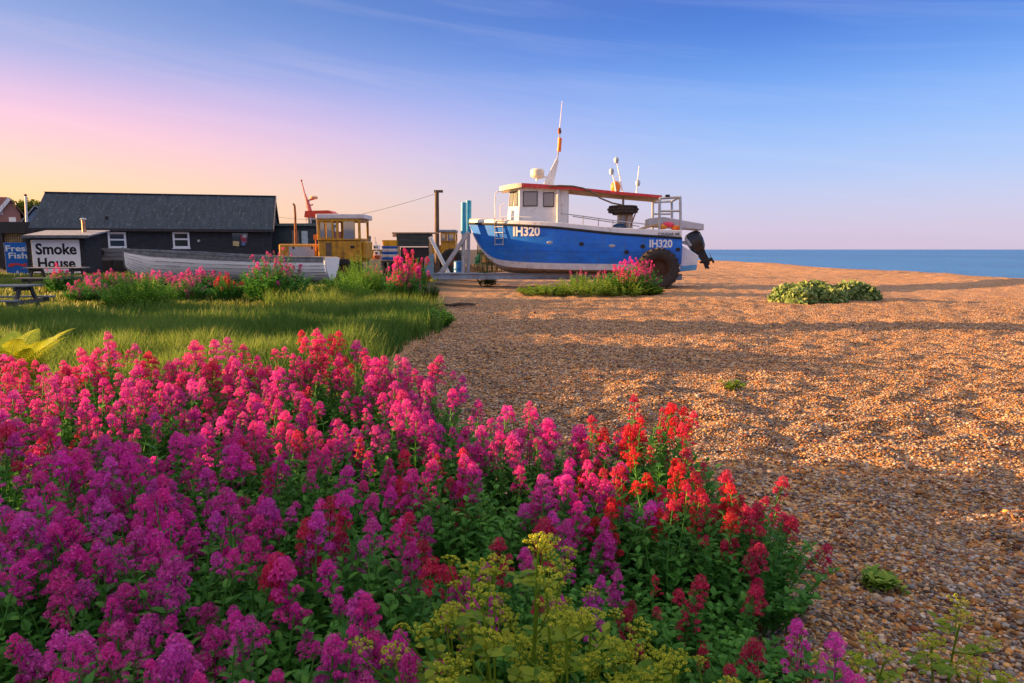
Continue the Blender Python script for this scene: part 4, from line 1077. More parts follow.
# ------------------------------------------------------------------ boat trailer
tr = thing('boat_trailer', 'grey steel boat trailer with a big tyre, carrying the blue fishing boat', 'boat trailer', BO, rz)
b = MB()
z0, z1 = F(490, 279.3, .5).z, F(490, 273.3, .5).z
xL, xR = F(433, 276, .5).x, -.2
for s_ in (1, -1):
    b.bx(xR, xL, s_ * .5 - .06, s_ * .5 + .06, z0 + .03, z1 - .03); b.bx(xR, xL, s_ * .5 - .11, s_ * .5 + .11, z1 - .03, z1); b.bx(xR, xL, s_ * .5 - .11, s_ * .5 + .11, z0, z0 + .03)
for x in (.1, 2.2, 4.4, 6.6, 8.8, xL - .15): b.bx(x - .06, x + .06, -.43, .43, z0 + .04, z1 - .035)
b.build('chassis', mat('trailer_grey', (.26, .33, .40), .55, .2, 3, stain=(.25, .15, .09), stain_amt=.45), tr, bevel=.006)
wc = F(657.6, 268.4, 1.72); WR = (F(657.6, 268.4, 1.72) - F(657.6, 289.0, 1.72)).length
wc.z = WR + gz((BO + F.ex * wc.x + F.ey * 1.7).x, (BO + F.ey * 1.7).y) - .03
for s_ in (1, -1):
    M = Matrix.Translation((wc.x, s_ * 1.86, wc.z)) @ Matrix.Rotation(R(90), 4, 'X')
    b = MB(); hw = .27
    b.lathe([(WR * .50, -hw * .7), (WR * .62, -hw * .95), (WR * .84, -hw), (WR * .95, -hw * .8), (WR * .975, 0), (WR * .95, hw * .8), (WR * .84, hw), (WR * .62, hw * .95), (WR * .50, hw * .7)], 44, M, closed=True)
    ty = b.build('wheel', TYRE, tr, smooth=True)
    b = MB()
    for k in range(22):
        q = k * 2 * math.pi / 22
        for side_ in (-1, 1):
            qq = q + (math.pi / 22 if side_ > 0 else 0)
            Mk = M @ Matrix.Rotation(qq, 4, 'Z')
            b.prism([Mk @ Vector((WR * .935, side_ * a, 0)) if False else Mk @ Vector((WR * .93, c_, a * side_)) for c_, a in ((-.03, .01), (.04, .01), (.12, hw * .98), (.05, hw * .98))], (Mk.to_3x3() @ Vector((WR * .075, 0, 0))))
    b.build('tread', TYRE, ty)
    b = MB(); b.lathe([(0, hw * .30), (WR * .14, hw * .30), (WR * .16, hw * .12), (WR * .40, hw * .05), (WR * .44, hw * .5), (WR * .51, hw * .72), (WR * .51, -hw * .72), (WR * .44, -hw * .5), (WR * .40, -hw * .2), (0, -hw * .2)], 30, M)
    b.build('rim', mat('rim_rust', (.06, .028, .016), .8, .4, 9), ty, smooth=True)
b = MB(); b.tube([(wc.x, -1.85, wc.z), (wc.x, 1.85, wc.z)], .08, 10); b.beam((wc.x, .5, z1), (wc.x, .5, wc.z), .14, .14); b.beam((wc.x, -.5, z1), (wc.x, -.5, wc.z), .14, .14); b.build('axle', RUST, tr)
b = MB()
for x in (1.2, 3.4, 5.6):
    for s_ in (1, -1): b.beam((x, s_ * .5, z1), (x, s_ * .62, float(np.interp(x, [0, LB], [.72, .72])) - .02), .12, .16)
b.build('keel_chock', mat('timber_grey', (.22, .17, .13), .85, .3, 8), tr)
# bow posts with blue sleeves, raking braces
for px, dy in ((463.8, .45), (468.6, -.25)):
    p, q = F(px, 200.5 + (2 if px < 466 else 0), dy), F(px - .2, 232.5, dy); r_ = F(px - .6, 274, dy)
    b = MB(); b.tube([r_, q], .085, 8); po = b.build('bow_post', STEEL, tr, smooth=True)
    b = MB(); b.tube([q - Vector((0, 0, .05)), p], .125, 12); b.build('sleeve', mat('blue_sleeve', (.02, .30, .55), .45, .15, 4), po, smooth=True)
b = MB(); b.beam(F(468.5, 232, .5), F(440.5, 274, .5), .17, .17); b.build('brace', STEEL, tr, bevel=.01)
b = MB(); b.beam(F(430.2, 237, -.6), F(448.8, 273.5, -.6), .14, .14); b.build('brace', WHITE, tr, bevel=.01)
b = MB(); q = [F(px, py, .62) for px, py in ((424.5, 258), (433.5, 253), (433.5, 276), (424, 276))]; b.prism(q, (0, -.08, 0)); b.build('drawbar_plate', mat('plate_blue', (.17, .28, .36), .6, .2, 4), tr)

# ------------------------------------------------------------------ white clinker rowing boat
ra = R(9); rO = P(325, 284, 26.0); RBO = Vector((rO.x, 26.9, gz(rO.x, 26.4) - .02)); rrz = math.pi - ra
RF = FR(RBO, rrz)
rb = thing('rowing_boat', 'old white clinker rowing boat with grey top strake, in front of the black hut', 'rowing boat', RBO, rrz)
RL = RF(123.5, 249.5, .05).x; RT = np.array([0, .12, .25, .4, .55, .7, .82, .9, .96, 1.0])
RSB = np.array([.62, .80, .92, 1.0, 1.0, .90, .68, .45, .22, .04])
RSZ = np.interp(RT, [0, .25, .5, .75, 1], [RF(326, 257.6, .6).z, RF(275, 257.0, .9).z, RF(222, 254.8, 1.).z, RF(172, 251.4, .8).z, RF(123.5, 249.3, .05).z])
RKZ = np.interp(RT, [0, .1, .5, .82, .93, 1], [.10, .05, .05, .10, .26, .62])
def rpt(i, f):
    """point on the bare hull at station i, f from keel (0) to gunwale (1)"""
    y = RSB[i] * (math.sin(f * math.pi / 2) ** .75) ; z = RKZ[i] + (RSZ[i] - RKZ[i]) * (f ** 1.5 * .62 + f * .38 if RT[i] < .9 else f)
    return RT[i] * RL, y, z
NS = 8
def strake(k, m, nm, parent):
    b = MB()
    for s_ in (1, -1):
        rings = []
        for i in range(len(RT)):
            taper = min(1, RSB[i] / .4)
            f0, f1 = max(0, k / NS - .015), (k + 1) / NS
            x, y0, z0_ = rpt(i, f0); _, y1, z1_ = rpt(i, f1)
            d0 = .045 * taper
            rings.append([(x, s_ * (y0 + d0 * .2), z0_), (x, s_ * (y0 + d0), z0_ - .005), (x, s_ * ((y0 + y1) / 2 + d0 * .55 + .01 * taper), (z0_ + z1_) / 2), (x, s_ * (y1 + .006), z1_)])
        b.loft(rings, close=False)
    return b.build(nm, m, parent, smooth=False)
ROWW = mat('weathered_white', (.90, .95, .98), .6, .06, 2.5, stain=(.30, .29, .28), stain_amt=.06, stretch=(.6, 1, 3))
GREYW = mat('weathered_grey', (.15, .17, .19), .8, .4, 6, stain=(.35, .34, .32), stain_amt=.4)
b = MB()
for k in range(NS - 1):
    q = strake(k, ROWW, 'tmp', None); me = q.data
    b.add([v.co[:] for v in me.vertices], [tuple(p.vertices) for p in me.polygons]); bpy.data.objects.remove(q)
rhull = b.build('hull', ROWW, rb)
b = MB(); g = random.Random(4)
for k in range(1, NS):
    for s_ in (1, -1):
        i = 0.0
        while i < .97:
            j_ = min(.985, i + g.uniform(.05, .28)); pts = []
            for u in np.linspace(i, j_, 7):
                y = float(np.interp(u, RT, [rpt(n_, k / NS)[1] for n_ in range(len(RT))])); z = float(np.interp(u, RT, [rpt(n_, k / NS)[2] for n_ in range(len(RT))]))
                pts.append((u * RL, s_ * (y + .040 * min(1, float(np.interp(u, RT, RSB)) / .4)), z - .022))
            b.tube(pts, g.uniform(.003, .007), 5); i = j_ + g.uniform(.02, .16)
b.build('seam', mat('seam_dark', (.05, .05, .055), .9), rhull)
strake(NS - 1, GREYW, 'top_strake', rb)
b = MB()
for s_ in (1, -1): b.loft([[(RT[i] * RL, s_ * (RSB[i] + .035), RSZ[i] - .03), (RT[i] * RL, s_ * (RSB[i] + .035), RSZ[i] + .025), (RT[i] * RL, s_ * max(0, RSB[i] - .04), RSZ[i] + .025), (RT[i] * RL, s_ * max(0, RSB[i] - .04), RSZ[i] - .03)] for i in range(len(RT))], caps=True)
b.build('gunwale', GREYW, rb)
b = MB(); tz_ = [rpt(0, f) for f in np.linspace(0, 1, 9)]
b.prism([(-.05 - .20 * (z - tz_[0][2]) * .35, y + .01, z) for _, y, z in tz_] + [(-.05 - .20 * (z - tz_[0][2]) * .35, -y - .01, z) for _, y, z in tz_[::-1][:-1]], (.06, 0, 0)); b.build('transom', ROWW, rb)
b = MB(); b.tube([(RL * .93, 0, .2), (RL * .975, 0, .40), (RL + .02, 0, RKZ[-1]), (RL + .07, 0, RSZ[-1] + .08)], .045, 6); b.bx(.0, RL * .93, -.04, .04, -.0, .10); b.build('keel', GREYW, rb)
for f in (.2, .45, .7):
    i = f * RL; y = float(np.interp(f, RT, RSB)) - .03; z = float(np.interp(f, RT, RSZ)) - .22; b = MB(); b.bx(i - .14, i + .14, -y, y, z, z + .04); b.build('thwart', GREYW, rb)
b = MB(); b.loft([[(RT[i] * RL, max(.01, rpt(i, .45)[1] - .03), rpt(i, .45)[2]), (RT[i] * RL, -max(.01, rpt(i, .45)[1] - .03), rpt(i, .45)[2])] for i in range(len(RT))], close=False); b.build('floor_boards', GREYW, rb)
# ------------------------------------------------------------------ black hut
TAR = mat('tarred_boards', (.020, .024, .030), .7, .35, 3, stretch=(.4, 1, 6), stain=(.07, .07, .075), stain_amt=.4, streak=(.075, .08, .09), streak_amt=.8)
ROOFM = mat('tarred_roof', (.026, .045, .066), .8, .30, 1.2, stretch=(5, 1, .6), stain=(.17, .19, .21), stain_amt=.2, streak=(.16, .18, .19), streak_amt=.9)
GREYBOARD = mat('grey_boards', (.17, .19, .21), .75, .25, 4, stretch=(.4, 1, 5))
FELT = mat('pale_felt', (.26, .28, .33), .8, .2, 4, stain=(.12, .12, .14), stain_amt=.4)
def boarded(b, x0, x1, y, z0, z1, h=.17, t=.03):
    """lap boards on a wall that faces -y; one mesh"""
    n = max(1, round((z1 - z0) / h)); h = (z1 - z0) / n
    for k in range(n):
        z = z0 + k * h; b.add([(x0, y - t, z), (x1, y - t, z), (x1, y - .008, z + h + .006), (x0, y - .008, z + h + .006), (x0, y, z), (x1, y, z)], [(0, 1, 2, 3), (0, 4, 5, 1)])
def sash(parent, F_, x0, y0, x1, y1, yl, bar=None, tint=None):
    a, c = F_(x0, y0, yl), F_(x1, y1, yl); w = .11
    b = MB(); zs = [c.z, a.z]; X0, X1 = a.x, c.x
    b.bx(X0, X0 + w, yl - .06, yl + .02, zs[0], zs[1]); b.bx(X1 - w, X1, yl - .06, yl + .02, zs[0], zs[1])
    b.bx(X0 + w, X1 - w, yl - .057, yl + .02, zs[1] - w, zs[1]); b.bx(X0 + w, X1 - w, yl - .057, yl + .02, zs[0], zs[0] + w)
    if bar: zb_ = zs[0] + (zs[1] - zs[0]) * bar; b.bx(X0 + w, X1 - w, yl - .057, yl + .02, zb_ - .05, zb_ + .05)
    f = b.build('window', mat('window_white', (.74, .78, .82), .5, .06, 4), parent, bevel=.006)
    b = MB(); b.bx(X0 + w, X1 - w, yl - .035, yl - .028, zs[0] + w, zs[1] - w); b.build('pane', tint or GLASSM, f)
    b = MB(); b.bx(X0 - .04, X1 + .04, yl - .12, yl - .0, zs[0] - .06, zs[0] - .003); b.build('sill', mat('window_white', (.7, .7, .7)), f)
HY = 42.0; hp = P(150, 249, HY); HO = Vector((hp.x, HY, .28)); HF = FR(HO, R(14))
hut = thing('timber_hut', 'long black tarred timber hut with dark pitched roof and two white windows', 'hut', HO, R(14))
xl, xr = HF(36, 240, 0).x, HF(271.5, 240, 0).x; ze = HF(150, 226.5, 0).z
D = 5.2; ridge_z = HF(150, 195.2, D / 2).z + .0
b = MB(); b.bx(xl, xr, 0, D, -.3, ze); boarded(b, xl - .01, xr + .01, -.004, 0, ze - .02)
b.prism([(xr, 0, ze), (xr, D, ze), (xr, D / 2, ridge_z - .12)], (-.05, 0, 0)); b.prism([(xl, 0, ze), (xl, D, ze), (xl, D / 2, ridge_z - .12)], (.05, 0, 0))
b.build('wall', TAR, hut)
b = MB(); ov = .28; sl_ = (ridge_z - ze) / (D / 2); gl, gr_ = xl - .25, xr + .15; rl0 = HF(45, 195, D / 2).x
for s_ in (0, 1):
    y0, y1 = (-ov, D / 2) if not s_ else (D + ov, D / 2)
    z0_, z1_ = ze - sl_ * ov, ridge_z
    b.prism([(gl, y0, z0_), (gr_, y0, z0_), (gr_, y1, z1_), (gl + .0, y1, z1_)], (0, 0, .07))
roofo = b.build('roof', ROOFM, hut)
b = MB(); g = random.Random(3)
for k in range(9):     # felt seams
    x = gl + (gr_ - gl) * (k + .5 + .2 * g.random()) / 9; b.beam((x, -ov, ze - sl_ * ov + .078), (x, D / 2, ridge_z + .078), .035, .008)
b.build('felt_seam', ROOFM, roofo)
b = MB(); b.beam((gl - .01, D / 2, ridge_z + .08), (gr_ + .01, D / 2, ridge_z + .08), .22, .05); b.build('ridge_cap', ROOFM, roofo)
b = MB(); b.bx(gl, gr_, -ov - .05, -ov - .005, ze - sl_ * ov - .08, ze - sl_ * ov + .085); b.build('gutter', mat('gutter_black', (.03, .03, .035), .5), roofo)
b = MB(); b.beam((gr_ + .025, -ov, ze - sl_ * ov + .03), (gr_ + .025, D / 2, ridge_z + .03), .04, .22); b.build('bargeboard', mat('barge_tan', (.30, .22, .17), .8), roofo)
sash(hut, HF, 107.6, 232, 127, 248, -.03, .52, glass('blue_glass', (.05, .09, .14), .1)); sash(hut, HF, 172.4, 232, 190.2, 248, -.03, .55)
# dark window with notices behind it
a, c = HF(232, 233, -.03), HF(248.5, 246.5, -.03); b = MB(); b.bx(a.x, c.x, -.06, 0, c.z, a.z); w = b.build('window', GLASSM, hut, bevel=.01)
for px, py, dx, dy, col, rot in ((236, 243.6, .36, .30, (.55, .45, .22), .1), (243.6, 239, .30, .50, (.35, .05, .08), -.15), (244.5, 236, .22, .2, (.55, .55, .55), .1), (243.5, 243.5, .2, .25, (.12, .16, .35), .3)):
    p = HF(px, py, -.066); b = MB(); b.box((p.x, -.066 + .001 * dx, p.z), (dx, .008, dy), (0, rot, 0)); b.build('notice', mat('notice_%d' % (px * 10), col, .7), w)
b = MB(); p = HF(198.5, 241, -.1); b.lathe([(0, .12), (.07, .11), (.09, .04), (.09, 0)], 12, Matrix.Translation((p.x, -.03, p.z)) @ Matrix.Rotation(R(90), 4, 'X')); b.build('wall_lamp', mat('lamp_pale', (.5, .5, .5)), hut, smooth=True)
b = MB(); p = HF(105.8, 222, .3); b.tube([(p.x, .5, p.z - .8), (p.x, .5, p.z + .35)], .09, 10); b.build('flue', DARKTRIM, hut)
# grey store wall at the hut's left with a heart on it
p = P(108, 262, 37.5); wo = Vector((p.x, 37.5, gz(p.x, 37.5))); WF = FR(wo)
t = thing('board_screen', 'grey boarded screen with a dark heart between smoke house and rowing boat bow', 'screen', wo)
a, c = WF(94.5, 248.3, 0), WF(130, 260.2, 0); b = MB(); b.bx(a.x, c.x, 0, .08, c.z, a.z); boarded(b, a.x, c.x, -.002, c.z, a.z, .2); b.build('panel', GREYBOARD, t)
b = MB()
for px in (96, 112, 129): q = WF(px, 262, .09); b.bx(q.x - .05, q.x + .05, .09, .19, -.1, a.z - .02)
b.build('post', TAR, t)
b = MB(); q = WF(99.8, 253.3, -.04); hp_ = [(math.sin(u) ** 3 * .26, 0, (13 * math.cos(u) - 5 * math.cos(2 * u) - 2 * math.cos(3 * u) - math.cos(4 * u)) / 16 * .26) for u in np.linspace(0, 6.283, 25)[:-1]]
b.prism([(q.x + x, -.045, q.z + z) for x, _, z in hp_], (0, -.02, 0)); b.build('heart', DARKTRIM, t)
b = MB(); a, c = WF(95, 260.5, 1.2), WF(128, 276, 1.2); b.bx(a.x, c.x, 1.2, 1.3, -.1, a.z); b.build('backing', TAR, t)

# lean-to behind the tractor
p = P(293, 262, 45.); o_ = Vector((p.x, 45., .28)); LF = FR(o_)
t = thing('timber_shed', 'low dark flat roofed shed with pale door, right of the black hut', 'shed', o_)
a, c = LF(272.5, 226, 0), LF(324, 262, 0); b = MB(); b.bx(a.x, c.x, 0, 3, -.2, a.z); boarded(b, a.x, c.x, -.004, 0, a.z); b.build('wall', mat('green_black_boards', (.035, .055, .06), .7, .3, 3, stretch=(.4, 1, 6)), t)
b = MB(); b.bx(a.x - .1, c.x + .15, -.25, 3.1, a.z + .003, a.z + .16); b.build('roof', mat('felt_green', (.10, .14, .13), .8), t)
a, c = LF(301.5, 231, 0), LF(309, 262, 0); b = MB(); b.bx(a.x, c.x, -.07, -.02, .0, a.z); d_ = b.build('door', mat('pale_door', (.42, .52, .55), .6), t, bevel=.01); b = MB(); b.ball((c.x - .1, -.1, 1.0), .04, 8); b.build('handle', STEEL, d_)
b = MB(); a, c = LF(292, 230.5, 0), LF(299.5, 246, 0); b.bx(a.x, c.x, -.06, -.02, c.z, a.z); b.build('shutter', mat('brown_shutter', (.20, .15, .11), .7), t)

# smoke house
SY = 35.2; p = P(60, 281, SY); SO = Vector((p.x, SY, gz(p.x, SY))); SF = FR(SO)
sh = thing('smoke_house', 'small black flat roofed smoke house with white Smoke House board and copper flue', 'smoke house', SO)
xl, xr = SF(27, 250, 0).x, SF(85.5, 250, 0).x; zt = SF(60, 237, 0).z
b = MB(); b.bx(xl, xr, 0, 1.35, -.2, zt); boarded(b, xl - .01, xr + .01, -.004, 0, zt - .02, .2); b.build('wall', TAR, sh)
b = MB(); a = SF(21.5, 237, -.35); c = SF(88.5, 237, -.35); zb_ = SF(60, 230.4, 1.55).z
b.prism([(a.x, -.35, zt + .005), (c.x, -.35, zt + .005), (c.x, 1.55, zb_ - .06), (a.x, 1.55, zb_ - .06)], (0, 0, .07)); rf = b.build('roof', FELT, sh)
b = MB(); b.bx(a.x, c.x, -.39, -.352, zt - .06, zt + .085); b.build('fascia', mat('fascia_grey', (.14, .15, .17), .7), rf)
b = MB(); p = SF(84.3, 231, .9); b.tube([(p.x, .9, p.z - .3), (p.x, .9, SF(84, 220, .9).z)], .10, 14); fl = b.build('flue', mat('copper_flue', (.45, .24, .15), .35, .2, 4, metal=.8), sh, smooth=True)
b = MB(); b.lathe([(.15, -.03), (.17, .0), (.12, .06), (.0, .08)], 14, Matrix.Translation((p.x, .9, SF(84, 219.4, .9).z))); b.build('flue_cap', STEEL, fl, smooth=True)
BOARD = mat('sign_white', (.88, .90, .90), .5, .04, 3)
a, c = SF(30.8, 239.8, -.07), SF(81.6, 273, -.07); b = MB(); b.bx(a.x, c.x, -.075, -.035, c.z, a.z); sg = b.build('sign_board', BOARD, sh, bevel=.005)
b = MB(); INK = mat('sign_ink', (.012, .012, .014), .5)
for z_ in (c.z, a.z): b.bx(a.x - .05, c.x + .05, -.083, -.033, z_ - (.05 if z_ == c.z else 0) , z_ + (.0 if z_ == c.z else .05))
b.build('sign_frame', TAR, sg)
for wd, x0, x1, y0, y1 in (('Smoke', 35, 76.8, 243.3, 254.6), ('House', 37.5, 75.8, 257.8, 268.3)):
    a, c = SF(x0, y0, -.08), SF(x1, y1, -.08); text(wd, 'lettering', INK, sg, Matrix.Translation(((a.x + c.x) / 2, -.078, (a.z + c.z) / 2)) @ FACE, c.x - a.x, a.z - c.z, .028)

# fresh fish sign
FY = 35.9; p = P(16, 280, FY); FO = Vector((p.x, FY, gz(p.x, FY))); FF = FR(FO)
fs = thing('fish_sign', 'blue Fresh Fish and Shellfish sign board beside the smoke house', 'sign', FO)
a, c = FF(3.6, 242.6, 0), FF(35, 280, 0); b = MB(); b.bx(a.x, c.x, 0, .05, c.z, a.z); bd = b.build('sign_board', mat('sign_blue', (.008, .14, .55), .45, .08, 3), fs, bevel=.006)
b = MB()
for x in (a.x + .12, c.x - .12): b.bx(x - .04, x + .04, .053, .13, -.1, a.z - .05)
b.build('post', TAR, fs)
SW = mat('sign_pale', (.72, .82, .90), .5, .03)
for wd, x0, x1, y0, y1 in (('Fresh', 5.2, 31.2, 245.4, 251.4), ('Fish', 8.2, 27.4, 252.6, 258.6), ('&', 16.2, 19.4, 270.6, 273.4), ('Shellfish', 6.2, 31.6, 274.4, 278.6)):
    q, r_ = FF(x0, y0, -.01), FF(x1, y1, -.01); text(wd, 'lettering', SW, bd, Matrix.Translation(((q.x + r_.x) / 2, -.004, (q.z + r_.z) / 2)) @ FACE, r_.x - q.x, q.z - r_.z, .02)
b = MB(); q = FF(17.5, 265, -.012); W_ = .5
out = [(-1, -.05), (-.8, .25), (-.3, .32), (.2, .26), (.55, .12), (.75, .28), (1.0, .30), (.88, .0), (1, -.32), (.7, -.18), (.45, -.22), (.1, -.02), (-.2, .02), (-.55, -.3), (-.85, -.34)]
b.prism([(q.x + x * W_, -.008, q.z + z * W_ * .62) for x, z in out], (0, .006, 0)); b.build('lobster_emblem', mat('emblem_red', (.62, .05, .05), .5, .25, 12), bd)

# picnic tables
WOOD = mat('weathered_wood', (.17, .19, .21), .8, .25, 5, stretch=(1, 6, 1)); DARKW = mat('dark_wood', (.075, .075, .075), .8, .3, 5)
def picnic(loc, rz_, label, w=1.8):
    t = thing('picnic_table', label, 'picnic table', loc, rz_, 'picnic tables')
    b = MB()
    for k in range(5): b.bx(-w / 2, w / 2, -.36 + k * .145, -.36 + k * .145 + .135, .72, .755)
    b.build('table_top', WOOD, t, bevel=.004)
    for s_ in (-1, 1):
        b = MB(); b.bx(-w / 2, w / 2, s_ * .74 - .13, s_ * .74 - .005, .42, .455); b.bx(-w / 2, w / 2, s_ * .74 + .005, s_ * .74 + .13, .42, .455); b.build('bench', WOOD, t, bevel=.004)
    for x in (-w / 2 + .22, w / 2 - .22):
        b = MB(); b.beam((x, -.62, .0), (x, -.22, .715), .045, .10); b.beam((x, .62, 0), (x, .22, .715), .045, .10); b.bx(x + .026, x + .07, -.86, .86, .32, .415); b.bx(x - .07, x - .026, -.36, .36, .62, .715); b.build('leg', DARKW, t)
    return t
p = P(59, 290, 21.7); picnic((p.x, 21.7, gz(p.x, 21.7) + .0), R(4), 'dark wooden picnic table in front of the Smoke House board', 1.66)
p = P(-16, 300, 15.5); picnic((p.x, 15.5, gz(p.x, 15.5)), R(8), 'grey wooden picnic table cut by the left frame edge', 2.2)

# ------------------------------------------------------------------ yellow tractor
TY = 30.5; p = P(338, 275, TY); TO = Vector((p.x, TY, gz(p.x, TY))); TF = FR(TO)
tk = thing('tractor', 'old yellow beach tractor with glazed cab parked behind the rowing boat stern', 'tractor', TO)
HW = .85
def cabin_frame(F_, t, px0, px1, pyt, pym, pyb, hw, post_m, cols, roof_m, roof_px, roof_pyt):
    """panelled cab: lower body, corner posts, window frames and a slab roof"""
    a, c = F_(px0, pyt, -hw), F_(px1, pyb, -hw); zm = F_(px0, pym, -hw).z
    b = MB(); b.bx(a.x, c.x, -hw, hw, c.z, zm); body = b.build('body', post_m, t, bevel=.04)
    b = MB()
    for x in [a.x + .05, c.x - .05] + [F_(q, pym, -hw).x for q in cols]:
        for s_ in (-1, 1): b.bx(x - .05, x + .05, s_ * hw - .05, s_ * hw + .05, zm, a.z)
    for s_ in (-1, 1): b.bx(a.x, c.x, s_ * hw - .054, s_ * hw + .054, a.z - .10, a.z); b.bx(a.x, c.x, s_ * hw - .054, s_ * hw + .054, zm, zm + .08)
    for x in (a.x + .05, c.x - .05): b.bx(x - .054, x + .054, -hw, hw, a.z - .104, a.z + .002); b.bx(x - .054, x + .054, -hw, hw, zm, zm + .084)
    b.build('cab_frame', post_m, t, bevel=.012)
    r0, r1 = F_(roof_px[0], pyt, -hw - .1), F_(roof_px[1], pyt, -hw - .1); zt_ = F_(roof_px[0], roof_pyt, -hw - .1).z
    b = MB(); b.bx(r0.x, r1.x, -hw - .1, hw + .1, a.z + .004, zt_); b.build('roof', roof_m, t, bevel=.04)
    return a, c, zm, body
PAINTR = mat('pale_roof', (.62, .60, .62), .5, .12, 3)
a, c, zm, body = cabin_frame(TF, tk, 317, 361.5, 219, 240.3, 262.5, HW, YELLOW, (332.8, 337.8), PAINTR, (315.5, 363.5), 213.8)
for q0, q1, py0, py1 in ((319.6, 325.0, 221.6, 238.2), (326.0, 332.2, 221.6, 238.2), (342.6, 355.2, 220.5, 240)):
    u, w = TF(q0, py0, -HW - .06), TF(q1, py1, -HW - .06)
    pane(tk, [(u.x, -HW - .052, w.z), (w.x, -HW - .052, w.z), (w.x, -HW - .052, u.z), (u.x, -HW - .052, u.z)], (0, -1, 0), 'window', .045, YELLOW, glass('sky_glass', (.30, .34, .42), .05))
b = MB(); b.bx(a.x - .04, a.x - .055, -HW + .06, HW - .06, zm + .09, a.z - .1); b.build('windscreen', glass('sky_glass'), tk)
b = MB(); u, w = TF(337.6, 241, -HW - .03), TF(357, 262, -HW - .03); b.bx(u.x, w.x, -HW - .035, -HW - .003, w.z, u.z); dr_ = b.build('door', YELLOW, tk, bevel=.02)
b = MB(); q = TF(352.5, 246.8, -HW - .06); b.box((q.x, -HW - .06, q.z), (.16, .05, .10)); b.build('handle', DARKTRIM, dr_)
u, w = TF(325.3, 241.5, -HW), TF(332.6, 259.5, -HW); pane(tk, [(u.x, -HW - .004, w.z), (w.x, -HW - .004, w.z), (w.x, -HW - .004, u.z), (u.x, -HW - .004, u.z)], (0, -1, 0), 'side_hatch', .05, YELLOW, mat('hatch_brown', (.14, .10, .07), .7))
b = MB(); u, w = TF(361.5, 241, -HW * .8), TF(363.9, 259.5, -HW * .8); b.bx(u.x, w.x + .12, -HW * .8, HW * .8, w.z, u.z); b.build('fuel_tank', YELLOW, tk, bevel=.06)
b = MB(); u, w = TF(277.8, 244, -.55), TF(316.6, 260.5, -.55); b.bx(u.x, w.x, -.5, .5, w.z, u.z); bn = b.build('bonnet', YELLOW, tk, bevel=.07)
b = MB(); u, w = TF(288.6, 246.8, -.55), TF(314.5, 258.5, -.55); b.bx(u.x, w.x, -.512, -.503, w.z, u.z); b.build('side_panel', mat('panel_grey', (.38, .40, .43), .5, .12, 3), bn)
for q in (293.5, 312): u = TF(q, 247.8, -.52); b = MB(); b.box((u.x, -.52, u.z), (.07, .02, .10)); b.build('latch', DARKTRIM, bn)
b = MB(); b.tube([TF(295.6, 245, -.1), TF(295.2, 215, -.1), TF(294.6, 206, -.1), TF(293.2, 203.6, -.1)], [.055, .05, .045, .045], 10); b.build('exhaust', RUST, tk, smooth=True)
for (q, s_, r_) in ((345, -1, .46), (345, 1, .46), (290, -1, .40), (290, 1, .40)):
    u = TF(q, 262, -.7); M = Matrix.Translation((u.x, s_ * .78, r_)) @ Matrix.Rotation(R(90), 4, 'X'); b = MB()
    b.lathe([(r_ * .5, -.16), (r_ * .88, -.18), (r_, -.1), (r_, .1), (r_ * .88, .18), (r_ * .5, .16)], 28, M, closed=True); wl = b.build('wheel', TYRE, tk, smooth=True)
    b = MB(); b.lathe([(0, .08), (r_ * .2, .08), (r_ * .52, -.02), (r_ * .52, -.12), (0, -.12)], 20, M); b.build('rim', RUST, wl, smooth=True)
b = MB(); u, w = TF(284, 259, 0), TF(358, 262, 0); b.bx(u.x, w.x, -.42, .42, .38, w.z + .02); b.build('chassis', mat('chassis_dark', (.04, .03, .025), .8), tk)
b = MB(); q = TF(315.6, 239.5, -HW + .05); b.tube([q + Vector((0, 0, -.5)), q], .03, 6); b.box(q + Vector((0, 0, .1)), (.16, .10, .22)); b.build('side_lamp', ORANGE, tk)

# second tractor behind the trailer
T2Y = 44.; p = P(446, 262, T2Y); T2O = Vector((p.x, T2Y, gz(p.x, T2Y))); T2F = FR(T2O)
t2 = thing('tractor', 'smaller distant yellow tractor seen between utility pole and blue bow posts', 'tractor', T2O)
a, c, zm, body = cabin_frame(T2F, t2, 440.5, 455.6, 232.4, 241.8, 254, .75, YELLOW, (446.4,), mat('blue_grey_roof', (.22, .28, .36), .5), (437.5, 456), 229.6)
for q0, q1 in ((441.4, 445.6), (447.4, 454.2)):
    u, w = T2F(q0, 233.6, -.8), T2F(q1, 241.2, -.8); pane(t2, [(u.x, -.8, w.z), (w.x, -.8, w.z), (w.x, -.8, u.z), (u.x, -.8, u.z)], (0, -1, 0), 'window', .04, YELLOW, glass('sky_glass'))
b = MB(); u, w = T2F(428, 245, -.5), T2F(441, 254, -.5); b.bx(u.x, w.x, -.5, .5, w.z, u.z); b.build('bonnet', YELLOW, t2, bevel=.06)
for q, r_ in ((452, .75), (432, .5)):
    for s_ in (-1, 1):
        u = T2F(q, 258, -.7); M = Matrix.Translation((u.x, s_ * .8, r_)) @ Matrix.Rotation(R(90), 4, 'X'); b = MB()
        b.lathe([(r_ * .45, -.16), (r_ * .9, -.18), (r_, 0), (r_ * .9, .18), (r_ * .45, .16)], 24, M, closed=True); wl = b.build('wheel', TYRE, t2, smooth=True); b = MB(); b.lathe([(0, .06), (r_ * .46, .02), (r_ * .46, -.06), (0, -.06)], 18, M); b.build('rim', RUST, wl)

